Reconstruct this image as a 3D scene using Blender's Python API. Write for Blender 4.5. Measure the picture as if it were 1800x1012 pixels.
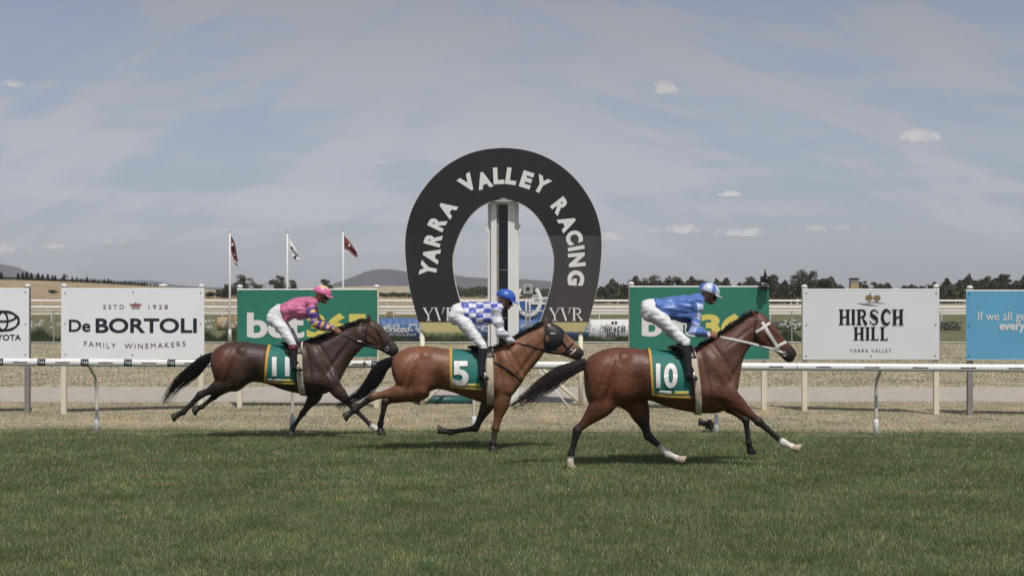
import bpy, bmesh, math, random
import numpy as np
from mathutils import Vector, Matrix, noise
from mathutils.bvhtree import BVHTree
from math import radians as R, sin, cos, pi, exp

rnd = random.Random(7)
S = bpy.context.scene
C = S.collection
for o in list(bpy.data.objects): bpy.data.objects.remove(o)

# ------------------------------------------------------------------ camera, sky, sun, exposure
F, CH, HOR = 2500.0, 2.2, 515.0          # focal length in photo pixels, eye height, horizon row
cam_d = bpy.data.cameras.new('camera'); cam = bpy.data.objects.new('camera', cam_d); C.objects.link(cam)
cam.location = (0, 0, CH); cam.rotation_euler = (R(90), 0, 0)
cam_d.sensor_width = 36; cam_d.lens = 50; cam_d.shift_y = 0.005; cam_d.clip_start = 0.1; cam_d.clip_end = 40000
S.camera = cam
S.view_settings.view_transform = 'Standard'; S.view_settings.look = 'None'
S.view_settings.exposure = 0.0; S.view_settings.gamma = 1
S.cycles.volume_bounces = 0
S.cycles.max_bounces = 6; S.cycles.diffuse_bounces = 3; S.cycles.glossy_bounces = 3; S.cycles.transmission_bounces = 4
S.cycles.use_denoising = True

SUN = Vector((0.17, -0.55, 1.0)).normalized()     # towards the sun
sd = bpy.data.lights.new('sun', 'SUN'); sd.energy = 3.6; sd.angle = R(0.6); sd.color = (1.0, 0.955, 0.88)
so = bpy.data.objects.new('sun', sd); C.objects.link(so); so.rotation_euler = SUN.to_track_quat('Z', 'Y').to_euler()
so.location = (0, -20, 40)

W = bpy.data.worlds.new('World'); S.world = W; W.use_nodes = True
def world():
    nt = W.node_tree; N = nt.nodes; L = nt.links; N.clear()
    out = N.new('ShaderNodeOutputWorld'); bg = N.new('ShaderNodeBackground')
    sky = N.new('ShaderNodeTexSky'); sky.sky_type = 'NISHITA'; sky.sun_disc = False
    sky.sun_elevation = math.asin(SUN.z); sky.sun_rotation = math.atan2(SUN.x, SUN.y)
    sky.altitude = 100; sky.air_density = 1.0; sky.dust_density = 1.6; sky.ozone_density = 1.3
    bg.inputs[1].default_value = 0.115
    def math_(op, a, b=None, c=None):
        n = N.new('ShaderNodeMath'); n.operation = op
        for i, v in enumerate((a, b, c)):
            if v is None: continue
            if isinstance(v, (int, float)): n.inputs[i].default_value = v
            else: L.new(v, n.inputs[i])
        return n.outputs[0]
    def mixc(f, a, b):
        n = N.new('ShaderNodeMix'); n.data_type = 'RGBA'
        for v, s in ((f, n.inputs[0]), (a, n.inputs[6]), (b, n.inputs[7])):
            if isinstance(v, (int, float)): s.default_value = v
            elif isinstance(v, tuple): s.default_value = v
            else: L.new(v, s)
        return n.outputs[2]
    tc = N.new('ShaderNodeTexCoord'); sep = N.new('ShaderNodeSeparateXYZ'); L.new(tc.outputs['Generated'], sep.inputs[0])
    x, y, z = sep.outputs
    zz = math_('MAXIMUM', z, 0.0)
    # high thin cloud sheet: project the direction onto a plane overhead
    d = math_('ADD', zz, 0.10)
    u = math_('DIVIDE', x, d); v = math_('DIVIDE', y, d)
    cmb = N.new('ShaderNodeCombineXYZ'); L.new(u, cmb.inputs[0]); L.new(v, cmb.inputs[1])
    def nz(scale, detail, vec, rough=0.55, dist=0.0):
        n = N.new('ShaderNodeTexNoise'); n.inputs['Scale'].default_value = scale; n.inputs['Detail'].default_value = detail
        n.inputs['Roughness'].default_value = rough; n.inputs['Distortion'].default_value = dist
        L.new(vec, n.inputs['Vector']); return n.outputs[0]
    mp = N.new('ShaderNodeMapping'); mp.inputs['Rotation'].default_value = (0, 0, 0.35); mp.inputs['Scale'].default_value = (0.55, 0.9, 1)
    mp.inputs['Location'].default_value = (1.3, 0.4, 0)
    L.new(cmb.outputs[0], mp.inputs[0])
    n1 = nz(0.75, 6, mp.outputs[0], 0.55, 0.8); n2 = nz(2.6, 8, mp.outputs[0], 0.62, 1.2)
    ysafe = math_('MAXIMUM', y, 0.05)
    az = math_('DIVIDE', x, ysafe); el = math_('DIVIDE', z, ysafe)
    ae = N.new('ShaderNodeCombineXYZ'); L.new(az, ae.inputs[0]); L.new(el, ae.inputs[1])
    m3 = N.new('ShaderNodeMapping'); m3.inputs['Rotation'].default_value = (0, 0, -0.42); m3.inputs['Scale'].default_value = (1, 1, 1); L.new(ae.outputs[0], m3.inputs[0])
    m4 = N.new('ShaderNodeMapping'); m4.inputs['Scale'].default_value = (5.0, 19.0, 1); m4.inputs['Location'].default_value = (.7, 2.3, 0); L.new(m3.outputs[0], m4.inputs[0])
    m5 = N.new('ShaderNodeMapping'); m5.inputs['Rotation'].default_value = (0, 0, 0.30); L.new(ae.outputs[0], m5.inputs[0])
    m6 = N.new('ShaderNodeMapping'); m6.inputs['Scale'].default_value = (4.0, 22.0, 1); m6.inputs['Location'].default_value = (4.7, 1.3, 0); L.new(m5.outputs[0], m6.inputs[0])
    n3 = nz(1.0, 9, m4.outputs[0], 0.62, 0.7); n4 = nz(1.0, 9, m6.outputs[0], 0.62, 0.7)
    side = N.new('ShaderNodeMapRange'); side.interpolation_type = 'SMOOTHSTEP'; L.new(az, side.inputs[0]); side.inputs[1].default_value = -.18; side.inputs[2].default_value = .16
    fan = math_('ADD', math_('MULTIPLY', n3, math_('SUBTRACT', 1.0, side.outputs[0])), math_('MULTIPLY', n4, side.outputs[0]))
    ga = math_('DIVIDE', math_('ADD', az, .06), .17); ge = math_('DIVIDE', math_('SUBTRACT', el, .13), .09)
    veil = math_('EXPONENT', math_('MULTIPLY', math_('ADD', math_('MULTIPLY', ga, ga), math_('MULTIPLY', ge, ge)), -1.0))
    s_ = math_('ADD', math_('ADD', math_('MULTIPLY', n1, 0.36), math_('MULTIPLY', n2, 0.14)), math_('ADD', math_('MULTIPLY', fan, 0.50), math_('MULTIPLY', veil, 0.075)))
    mr = N.new('ShaderNodeMapRange'); mr.interpolation_type = 'SMOOTHSTEP'
    L.new(s_, mr.inputs[0]); mr.inputs[1].default_value = 0.45; mr.inputs[2].default_value = 0.585
    mr.inputs[3].default_value = 0.0; mr.inputs[4].default_value = 0.85
    # the sky tone: the Nishita sky, greyed a little like an old film stock
    hs = N.new('ShaderNodeHueSaturation'); hs.inputs['Saturation'].default_value = 0.50; hs.inputs['Value'].default_value = 1.0
    L.new(sky.outputs[0], hs.inputs['Color'])
    vs = N.new('ShaderNodeSeparateColor'); 
    grey = N.new('ShaderNodeRGBToBW'); L.new(sky.outputs[0], grey.inputs[0])
    # daylight reflected by thin cloud: white tinted, a little brighter than the sky behind it
    cl = N.new('ShaderNodeCombineColor')
    L.new(math_('MULTIPLY', grey.outputs[0], .885), cl.inputs[0]); L.new(math_('MULTIPLY', grey.outputs[0], .890), cl.inputs[1]); L.new(math_('MULTIPLY', grey.outputs[0], .965), cl.inputs[2])
    tn = N.new('ShaderNodeMix'); tn.data_type = 'RGBA'; tn.blend_type = 'MULTIPLY'; tn.inputs[0].default_value = 1
    L.new(hs.outputs[0], tn.inputs[6]); tn.inputs[7].default_value = (.745, .785, .91, 1)
    ex = math_('ADD', math_('MULTIPLY', math_('EXPONENT', math_('MULTIPLY', zz, -13.0)), 0.24), 0.79)
    sc_ = N.new('ShaderNodeVectorMath'); sc_.operation = 'SCALE'; L.new(tn.outputs[2], sc_.inputs[0]); L.new(ex, sc_.inputs['Scale'])
    col = mixc(mr.outputs[0], sc_.outputs[0], cl.outputs[0])
    # small cumulus clouds low over the horizon
    cu = N.new('ShaderNodeCombineColor')
    for i, k in enumerate((1.16, 1.12, 1.11)): L.new(math_('MULTIPLY', grey.outputs[0], k), cu.inputs[i])
    nd = nz(75, 8, tc.outputs['Generated'], 0.66, 0.4); nd2 = nz(38, 4, tc.outputs['Generated'], 0.6, 0.2)
    tot = None
    for (px, py, wx, wy, st) in ((1170, 158, 42, 17, 1.0), (1612, 243, 50, 17, 1.25), (1190, 405, 60, 15, .95), (1300, 410, 60, 13, .7), (1085, 417, 50, 13, .55), (1460, 402, 80, 14, .55),
                                 (1275, 342, 55, 8, .35), (700, 287, 45, 11, .3), (15, 440, 50, 13, .9), (100, 434, 34, 9, .35), (10, 148, 44, 16, .55), (300, 415, 22, 7, .5), (205, 425, 36, 7, .45),
                                 (480, 437, 60, 9, .3), (1630, 396, 50, 8, .4), (950, 424, 50, 9, .3), (1820, 350, 40, 10, .3)):
        a = math_('DIVIDE', math_('SUBTRACT', az, (px - 900) / F), wx / F)
        e = math_('DIVIDE', math_('SUBTRACT', el, (HOR - py) / F), wy / F)
        low = math_('MULTIPLY', math_('MINIMUM', e, 0.0), 1.2); e = math_('ADD', e, low)      # flat undersides
        r2 = math_('ADD', math_('MULTIPLY', a, a), math_('MULTIPLY', e, e))
        g = math_('MULTIPLY', math_('MAXIMUM', math_('SUBTRACT', 1.0, r2), 0.0), st)
        tot = g if tot is None else math_('MAXIMUM', tot, g)
    ndd = math_('MULTIPLY', math_('ADD', math_('MULTIPLY', nd, .6), math_('MULTIPLY', nd2, .4)), 1.0)
    mm = N.new('ShaderNodeMapRange'); mm.interpolation_type = 'SMOOTHSTEP'
    L.new(math_('ADD', math_('MULTIPLY', tot, 0.55), math_('MULTIPLY', math_('SUBTRACT', ndd, 0.5), 4.2)), mm.inputs[0])
    mm.inputs[1].default_value = 0.12; mm.inputs[2].default_value = 0.60; mm.inputs[4].default_value = 0.85
    gate = N.new('ShaderNodeMapRange'); L.new(tot, gate.inputs[0]); gate.inputs[1].default_value = 0.0; gate.inputs[2].default_value = 0.25
    front = math_('GREATER_THAN', y, 0.0)
    col = mixc(math_('MULTIPLY', math_('MULTIPLY', mm.outputs[0], gate.outputs[0]), front), col, cu.outputs[0])
    bo = math_('ADD', math_('MULTIPLY', math_('EXPONENT', math_('MULTIPLY', zz, -38.0)), 0.95), 1.03)
    fs = N.new('ShaderNodeVectorMath'); fs.operation = 'SCALE'; L.new(col, fs.inputs[0]); L.new(bo, fs.inputs['Scale'])
    L.new(fs.outputs[0], bg.inputs[0]); L.new(bg.outputs[0], out.inputs[0])
world()

# ------------------------------------------------------------------ helpers
def P(px, py, Y): return Vector(((px - 900) / F * Y, Y, CH - (py - HOR) / F * Y))
def gY(py): return CH * F / (py - HOR)
def X_(px, Y): return (px - 900) / F * Y

def tag(o, label=None, cat=None, group=None, kind=None):
    if label: o['label'] = label
    if cat: o['category'] = cat
    if group: o['group'] = group
    if kind: o['kind'] = kind
    return o
def thing(name, label, cat, loc=(0, 0, 0), group=None):
    o = bpy.data.objects.new(name, None); C.objects.link(o); o.location = loc; o.empty_display_size = .2
    return tag(o, label, cat, group)
def wloc(o):
    v = Vector(o.location)
    while o.parent: o = o.parent; v += Vector(o.location)
    return v
def mk(name, verts, faces, m, parent=None, smooth=False, origin=None):
    base = wloc(parent) if parent else Vector(origin) if origin is not None else Vector((0, 0, 0))
    me = bpy.data.meshes.new(name)
    me.from_pydata([tuple(Vector(v) - base) for v in verts], [], faces); me.update()
    o = bpy.data.objects.new(name, me); C.objects.link(o)
    if m: me.materials.append(m)
    if parent: o.parent = parent
    else: o.location = base
    if smooth: me.polygons.foreach_set('use_smooth', [True] * len(me.polygons))
    return o
class MB:
    def __init__(s): s.v = []; s.f = []
    def add(s, v, f): n = len(s.v); s.v += [Vector(q) for q in v]; s.f += [tuple(i + n for i in q) for q in f]; return s
    def box(s, a, b):
        x0, y0, z0 = a; x1, y1, z1 = b
        return s.add([(x0,y0,z0),(x1,y0,z0),(x1,y1,z0),(x0,y1,z0),(x0,y0,z1),(x1,y0,z1),(x1,y1,z1),(x0,y1,z1)],
              [(0,3,2,1),(4,5,6,7),(0,1,5,4),(1,2,6,5),(2,3,7,6),(3,0,4,7)])
    def tube(s, pts, rad, n=8, lat=None, cap=True):
        """pts: Vectors; rad: per point r or (r_inplane, r_lateral)"""
        pts = [Vector(p) for p in pts]
        rad = [rad] * len(pts) if isinstance(rad, (int, float)) else rad
        rings = []
        ref = Vector(lat) if lat is not None else None
        for i, p in enumerate(pts):
            t = (pts[min(i + 1, len(pts) - 1)] - pts[max(i - 1, 0)])
            if t.length < 1e-9: t = Vector((0, 0, 1))
            t.normalize()
            if ref is None: r0 = Vector((0, 1, 0)) if abs(t.y) < .9 else Vector((1, 0, 0))
            else: r0 = ref
            b = (r0 - t * r0.dot(t)).normalized(); nrm = b.cross(t).normalized()
            ra = rad[i]; ra, rb = (ra, ra) if isinstance(ra, (int, float)) else ra
            rings.append([p + nrm * ra * cos(2 * pi * k / n) + b * rb * sin(2 * pi * k / n) for k in range(n)])
        return s.rings(rings, cap)
    def rings(s, rings, cap=True):
        n = len(rings[0]); v = [q for r in rings for q in r]; f = []
        for i in range(len(rings) - 1):
            for k in range(n):
                f.append((i*n+k, i*n+(k+1) % n, (i+1)*n+(k+1) % n, (i+1)*n+k))
        if cap: f.append(tuple(range(n-1, -1, -1))); f.append(tuple((len(rings)-1)*n+k for k in range(n)))
        return s.add(v, f)
    def ell(s, c, r, n=16, m=10, rot=None):
        v = []; f = []
        for i in range(m + 1):
            th = pi * i / m
            for k in range(n):
                ph = 2 * pi * k / n
                q = Vector((r[0] * sin(th) * cos(ph), r[1] * sin(th) * sin(ph), r[2] * cos(th)))
                if rot: q = rot @ q
                v.append(Vector(c) + q)
        for i in range(m):
            for k in range(n): f.append((i*n+k, (i+1)*n+k, (i+1)*n+(k+1) % n, i*n+(k+1) % n))
        return s.add(v, f)
    def build(s, name, m, parent=None, smooth=False, origin=None): return mk(name, s.v, s.f, m, parent, smooth, origin)

def spline(pts, k=4):
    """Catmull-Rom over tuples of numbers"""
    out = []
    P_ = [np.array(p, float) for p in pts]
    for i in range(len(P_) - 1):
        a, b, c, d = P_[max(i-1, 0)], P_[i], P_[i+1], P_[min(i+2, len(P_)-1)]
        for j in range(k):
            t = j / k
            out.append(.5 * ((2*b) + (-a + c)*t + (2*a - 5*b + 4*c - d)*t*t + (-a + 3*b - 3*c + d)*t**3))
    out.append(P_[-1]); return out

# ------------------------------------------------------------------ materials
def mat(name, col, rough=.6, var=.0, vscale=5., bump=0., bscale=40., spec=.4, metal=0., vcol=None, attr=None, detail=4, emis=None, coat=0, stretch=None, sheen=0):
    m = bpy.data.materials.new(name); m.use_nodes = True
    N = m.node_tree.nodes; L = m.node_tree.links; b = N['Principled BSDF']
    b.inputs['Roughness'].default_value = rough; b.inputs['Specular IOR Level'].default_value = spec; b.inputs['Metallic'].default_value = metal
    if coat: b.inputs['Coat Weight'].default_value = coat; b.inputs['Coat Roughness'].default_value = .15
    if sheen: b.inputs['Sheen Weight'].default_value = sheen
    tc = N.new('ShaderNodeTexCoord'); vec = tc.outputs['Object']
    if stretch:
        mp = N.new('ShaderNodeMapping'); mp.inputs['Scale'].default_value = stretch; L.new(vec, mp.inputs[0]); vec = mp.outputs[0]
    src = None
    if attr:
        a = N.new('ShaderNodeAttribute'); a.attribute_name = attr; src = a.outputs['Color']
    if var or vcol:
        n = N.new('ShaderNodeTexNoise'); n.inputs['Scale'].default_value = vscale; n.inputs['Detail'].default_value = detail; n.inputs['Roughness'].default_value = .65
        L.new(vec, n.inputs['Vector'])
        mr = N.new('ShaderNodeMapRange'); mr.inputs[1].default_value = .3; mr.inputs[2].default_value = .7; L.new(n.outputs[0], mr.inputs[0])
        mx = N.new('ShaderNodeMix'); mx.data_type = 'RGBA'; L.new(mr.outputs[0], mx.inputs[0])
        if attr:
            mx.blend_type = 'MULTIPLY'; mx.inputs[0].default_value = 1
            m2 = N.new('ShaderNodeMix'); m2.data_type = 'RGBA'; L.new(mr.outputs[0], m2.inputs[0])
            m2.inputs[6].default_value = (1-var,)*3 + (1,); m2.inputs[7].default_value = (1+var,)*3 + (1,)
            L.remove(mx.inputs[0].links[0]); L.new(src, mx.inputs[6]); L.new(m2.outputs[2], mx.inputs[7])
        else:
            c2 = vcol if vcol else tuple(min(1, c*(1+var)) for c in col)
            c1 = col if vcol else tuple(c*(1-var) for c in col)
            mx.inputs[6].default_value = (*c1, 1); mx.inputs[7].default_value = (*c2, 1)
        src = mx.outputs[2]
    if src: L.new(src, b.inputs['Base Color'])
    else: b.inputs['Base Color'].default_value = (*col, 1)
    if bump:
        n = N.new('ShaderNodeTexNoise'); n.inputs['Scale'].default_value = bscale; n.inputs['Detail'].default_value = 5; L.new(vec, n.inputs['Vector'])
        bp = N.new('ShaderNodeBump'); bp.inputs['Strength'].default_value = bump; bp.inputs['Distance'].default_value = .02
        L.new(n.outputs[0], bp.inputs['Height']); L.new(bp.outputs[0], b.inputs['Normal'])
    return m

M = {}
M['white'] = mat('white_paint', (.66, .65, .635), .45, .04, 3, .05, 60)
M['cream'] = mat('cream_paint', (.62, .57, .45), .5, .08, 6, .05, 50)
M['grey_post'] = mat('grey_post_paint', (.22, .20, .185), .6, .15, 8)
M['board_white'] = mat('white_board', (.70, .705, .725), .45, .03, 1.2, .02, 30)
M['board_green'] = mat('green_board', (.028, .17, .12), .42, .06, 1.0, .02, 30)
M['board_blue'] = mat('blue_board', (.115, .35, .53), .42, .04, 1.0, .02, 30)
M['navy'] = mat('navy_ink', (.012, .016, .028), .5)
M['black'] = mat('black_ink', (.012, .012, .014), .5)
M['brown_ink'] = mat('brown_ink', (.09, .05, .04), .5)
M['red_ink'] = mat('crown_red', (.22, .03, .025), .5)
M['gold_ink'] = mat('tree_gold', (.24, .17, .085), .5)
M['letter_white'] = mat('letter_white', (.66, .65, .63), .45)
M['letter_yellow'] = mat('letter_yellow', (.60, .52, .13), .45)
M['screw'] = mat('screw_metal', (.06, .06, .06), .4, metal=.6)
M['ring_dark'] = mat('ring_panel_dark', (.0150, .0155, .0175), .5, .22, 1.6, .03, 20, stretch=(1, 1, .3))
M['ring_faded'] = mat('ring_panel_faded', (.050, .045, .045), .55, .16, 1.4, .03, 20, stretch=(1, 1, .3))
M['ring_mid'] = mat('ring_panel_weathered', (.018, .018, .020), .5, .2, 1.4, .03, 20, stretch=(1, 1, .3))
M['ring_gold'] = mat('ring_gold_band', (.44, .38, .19), .5, .05, 3)
M['glass'] = mat('dark_glass', (.006, .008, .010), .08, spec=.35)
M['rail'] = mat('rail_plastic', (.76, .75, .73), .3, .03, 2, .02, 30, coat=.2)
M['rail_leg'] = mat('rail_leg_plastic', (.56, .53, .47), .45, .08, 8)
M['pipe_green'] = mat('green_pipe', (.02, .085, .075), .4, .2, 4)
M['wire'] = mat('galvanised_wire', (.15, .15, .145), .5, metal=.3)
M['galv'] = mat('galvanised_tube', (.38, .38, .37), .45, .1, 5, metal=.3)
M['bale'] = mat('straw', (.36, .27, .15), .9, .3, 10, .5, 30)
M['bannerblue'] = mat('blue_banner', (.035, .10, .27), .55, .08, 2)
M['bannerwhite'] = mat('white_banner', (.60, .60, .60), .55, .05, 2)
M['black_plastic'] = mat('black_plastic', (.014, .014, .016), .45, .2, 30)
M['orange'] = mat('orange_plastic', (.55, .22, .03), .5)
M['hoof'] = mat('hoof_horn', (.035, .028, .024), .45, .3, 30)
M['leather'] = mat('black_leather', (.014, .013, .014), .38, .2, 20)
M['cream_web'] = mat('cream_webbing', (.46, .40, .30), .6, .1, 20)
M['white_leather'] = mat('white_leather', (.62, .60, .57), .5, .06, 20)
M['gold_edge'] = mat('gold_binding', (.52, .31, .07), .6, .08, 20)
M['cloth_green'] = mat('saddlecloth_green', (.012, .135, .115), .65, .12, 12, .2, 60)
M['skin'] = mat('skin', (.36, .19, .12), .5, .06, 15)
M['boot'] = mat('boot_leather', (.013, .012, .013), .25, .2, 15)
M['maroon'] = mat('maroon_leather', (.10, .012, .018), .4)
M['steel'] = mat('stirrup_steel', (.55, .55, .55), .25, metal=.9)
M['goggle'] = mat('goggle_lens', (.01, .01, .012), .1)
M['hair_black'] = mat('horsehair_black', (.012, .0105, .010), .42, .3, 25, spec=.35)
M['breeches'] = mat('white_breeches', (.62, .62, .64), .55, .05, 12, .2, 12)
M['trunk'] = mat('tree_bark', (.15, .125, .10), .9, .3, 2)

def leafmat(name, c1, c2, sc=.5):
    m = mat(name, c1, .75, 0, sc, vcol=c2, spec=.15, detail=3)
    N = m.node_tree.nodes; L = m.node_tree.links
    b = N['Principled BSDF']; out = [n for n in N if n.type == 'OUTPUT_MATERIAL'][0]
    tr = N.new('ShaderNodeBsdfTranslucent'); mx = N.new('ShaderNodeMixShader'); mx.inputs[0].default_value = .25
    src = b.inputs['Base Color'].links[0].from_socket if b.inputs['Base Color'].links else None
    if src: L.new(src, tr.inputs[0])
    L.new(b.outputs[0], mx.inputs[1]); L.new(tr.outputs[0], mx.inputs[2]); L.new(mx.outputs[0], out.inputs[0])
    return m
M['gum'] = leafmat('gum_leaves', (.085, .092, .065), (.20, .20, .15), .8)
M['gum_dark'] = leafmat('dark_gum_leaves', (.06, .068, .048), (.15, .152, .112), .8)
M['conifer'] = leafmat('conifer_needles', (.028, .043, .030), (.06, .075, .05), .6)
M['shrub'] = leafmat('shrub_leaves', (.055, .062, .042), (.125, .125, .09), 1.5)
M['bed_leaf'] = leafmat('bed_leaves', (.03, .055, .02), (.09, .13, .05), 3)
M['petal'] = leafmat('white_petals', (.5, .5, .5), (.65, .65, .63), 3)

# ------------------------------------------------------------------ ground
def fbm(x, y, z=0., s=1., o=4): return noise.fractal(Vector((x * s, y * s, z)), 1.0, 2.0, o)
def ground_h(x, y):
    h = 0.
    h += 6.4 * exp(-((x + 175) / 95) ** 2) * exp(-((y - 430) / 120) ** 2)
    h += 9.4 * exp(-((x + 125) / 150) ** 2) * exp(-((y - 1500) / 380) ** 2)
    h += 14 * exp(-((x + 1100) / 600) ** 2) * exp(-((y - 2600) / 600) ** 2)
    if y > 260:
        h += max(0, min(1, (y - 260) / 300)) * .25 * (1 + fbm(x, y, 0, .012))
    return h
def ground():
    xs = sorted(set([-9000, -6000, -4000, -2800, -2000, -1500, -1100, -800, -600, -450, -370] + list(range(-330, 340, 12)) + [370, 450, 600, 800, 1100, 1500, 2000, 2800, 4000, 6000, 9000]))
    ys = [-60, -20, 0, 10, 30, 60, 100, 150, 200, 240] + list(range(260, 700, 15)) + list(range(720, 2400, 60)) + [2500, 2700, 2900, 3200, 3600, 4000, 5000, 6000, 7000, 8500, 10000, 13000]
    v = [(x, y, ground_h(x, y)) for y in ys for x in xs]; n = len(xs)
    f = [(j*n+i, j*n+i+1, (j+1)*n+i+1, (j+1)*n+i) for j in range(len(ys)-1) for i in range(n-1)]
    m = bpy.data.materials.new('dry_grass_ground'); m.use_nodes = True
    N = m.node_tree.nodes; L = m.node_tree.links; b = N['Principled BSDF']; b.inputs['Roughness'].default_value = .95; b.inputs['Specular IOR Level'].default_value = .1
    tc = N.new('ShaderNodeTexCoord')
    def nz(sc, det, ro=.6):
        n = N.new('ShaderNodeTexNoise'); n.inputs['Scale'].default_value = sc; n.inputs['Detail'].default_value = det; n.inputs['Roughness'].default_value = ro
        L.new(tc.outputs['Object'], n.inputs['Vector']); return n.outputs[0]
    def ramp(src, stops):
        r = N.new('ShaderNodeValToRGB'); L.new(src, r.inputs[0])
        while len(r.color_ramp.elements) < len(stops): r.color_ramp.elements.new(.5)
        for e, (p, c) in zip(r.color_ramp.elements, stops): e.position = p; e.color = (*c, 1)
        return r.outputs[0]
    fine = ramp(nz(9, 10, .72), [(.28, (.24, .20, .135)), (.46, (.36, .31, .22)), (.60, (.44, .385, .29)), (.75, (.53, .47, .37))])
    patch = ramp(nz(.55, 5), [(.36, (.76, .80, .66)), (.50, (1, 1, 1)), (.64, (1.12, 1.02, .95))])
    mx = N.new('ShaderNodeMix'); mx.data_type = 'RGBA'; mx.blend_type = 'MULTIPLY'; mx.inputs[0].default_value = 1
    L.new(fine, mx.inputs[6]); L.new(patch, mx.inputs[7])
    # greener where the ground holds water
    gm = N.new('ShaderNodeMapRange'); L.new(nz(.9, 6, .7), gm.inputs[0]); gm.inputs[1].default_value = .47; gm.inputs[2].default_value = .66; gm.inputs[4].default_value = .62
    m2 = N.new('ShaderNodeMix'); m2.data_type = 'RGBA'; L.new(gm.outputs[0], m2.inputs[0]); L.new(mx.outputs[2], m2.inputs[6]); m2.inputs[7].default_value = (.15, .155, .075, 1)
    L.new(m2.outputs[2], b.inputs['Base Color'])
    bp = N.new('ShaderNodeBump'); bp.inputs['Strength'].default_value = .5; bp.inputs['Distance'].default_value = .03; L.new(nz(22, 6, .7), bp.inputs['Height']); L.new(bp.outputs[0], b.inputs['Normal'])
    tag(mk('ground', v, f, m, smooth=True), kind='structure')
ground()

def edge_sheet(name, y0, y1, z, m, x0=-120, x1=120, amp0=.0, amp1=.0, step=.5, sc=.6, slope0=0., slope1=0.):
    n = int((x1 - x0) / step) + 1; v = []; f = []
    for i in range(n):
        x = x0 + i * step
        v.append((x, y0 + slope0 * x + amp0 * fbm(x, 3.1, y0, sc, 5), z)); v.append((x, y1 + slope1 * x + amp1 * fbm(x, 8.2, y1, sc, 5), z))
    for i in range(n - 1): f.append((2*i, 2*i+2, 2*i+3, 2*i+1))
    return tag(mk(name, v, f, m), kind='structure')
M['turf'] = mat('green_turf', (.044, .056, .024), .95, 0, 1.1, .6, 60, .1, vcol=(.085, .098, .045), detail=8)
M['path'] = mat('pale_dirt', (.31, .275, .235), .95, 0, 3.0, .6, 18, .1, vcol=(.44, .405, .36), detail=10)
M['field'] = mat('dull_green_field', (.11, .115, .055), .95, 0, .25, .4, 4, .1, vcol=(.17, .155, .08), detail=8)
M['sand'] = mat('pale_sand_track', (.50, .45, .38), .95, .08, .5)
M['hill'] = mat('golden_hill_grass', (.24, .18, .11), .95, 0, .12, 0, 4, .1, vcol=(.37, .295, .195), detail=10)
EDGE = lambda x: 22.75 - .035 * x + .22 * fbm(x, 8.2, 5, .6, 5)
def turf_mat():
    m = M['turf']; N = m.node_tree.nodes; L = m.node_tree.links; b = N['Principled BSDF']; src = b.inputs['Base Color'].links[0].from_socket
    tc = N.new('ShaderNodeTexCoord'); sp = N.new('ShaderNodeSeparateXYZ'); L.new(tc.outputs['Object'], sp.inputs[0])
    n = N.new('ShaderNodeTexNoise'); n.inputs['Scale'].default_value = 1.6; n.inputs['Detail'].default_value = 8; n.inputs['Roughness'].default_value = .75; L.new(tc.outputs['Object'], n.inputs['Vector'])
    a = N.new('ShaderNodeMath'); a.operation = 'MULTIPLY_ADD'; L.new(n.outputs[0], a.inputs[0]); a.inputs[1].default_value = 2.6; L.new(sp.outputs[1], a.inputs[2])
    c = N.new('ShaderNodeMath'); c.operation = 'MULTIPLY_ADD'; L.new(sp.outputs[0], c.inputs[0]); c.inputs[1].default_value = .035; L.new(a.outputs[0], c.inputs[2])
    mr = N.new('ShaderNodeMapRange'); L.new(c.outputs[0], mr.inputs[0]); mr.inputs[1].default_value = 23.1; mr.inputs[2].default_value = 24.6
    mx = N.new('ShaderNodeMix'); mx.data_type = 'RGBA'; L.new(mr.outputs[0], mx.inputs[0]); L.new(src, mx.inputs[6]); mx.inputs[7].default_value = (.36, .31, .21, 1); L.new(mx.outputs[2], b.inputs['Base Color'])
turf_mat()
def turf():
    x0, x1, st = -60, 60, .25; v = []; f = []; n = int((x1 - x0) / st) + 1
    for i in range(n):
        x = x0 + i * st; v += [(x, -40, .004), (x, EDGE(x) + .9, .004)]
    f = [(2*i, 2*i+2, 2*i+3, 2*i+1) for i in range(n-1)]
    tag(mk('turf_track', v, f, M['turf']), kind='structure')
turf()
edge_sheet('dirt_path', 28.6, 33.4, .004, M['path'], amp0=.35, amp1=.15)
edge_sheet('infield', 62.6, 146, .004, M['field'], -160, 160, .3, .5, 1)
edge_sheet('sand_track', 146.2, 196, .008, M['sand'], -260, 260, .6, .6, 2)

# golden paddock sheet that follows the left hill
def hill_sheet():
    v = []; f = []
    xs = [i * 8 for i in range(-50, 4)]; ys = list(range(225, 600, 8))
    for y in ys:
        for x in xs: v.append((x, y, ground_h(x, y) + .05 + (0 if 240 < y < 580 else -.05)))
    n = len(xs)
    for j in range(len(ys)-1):
        for i in range(n-1): f.append((j*n+i, j*n+i+1, (j+1)*n+i+1, (j+1)*n+i))
    tag(mk('hill_paddock', v, f, M['hill'], smooth=True), kind='structure')
hill_sheet()

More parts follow.
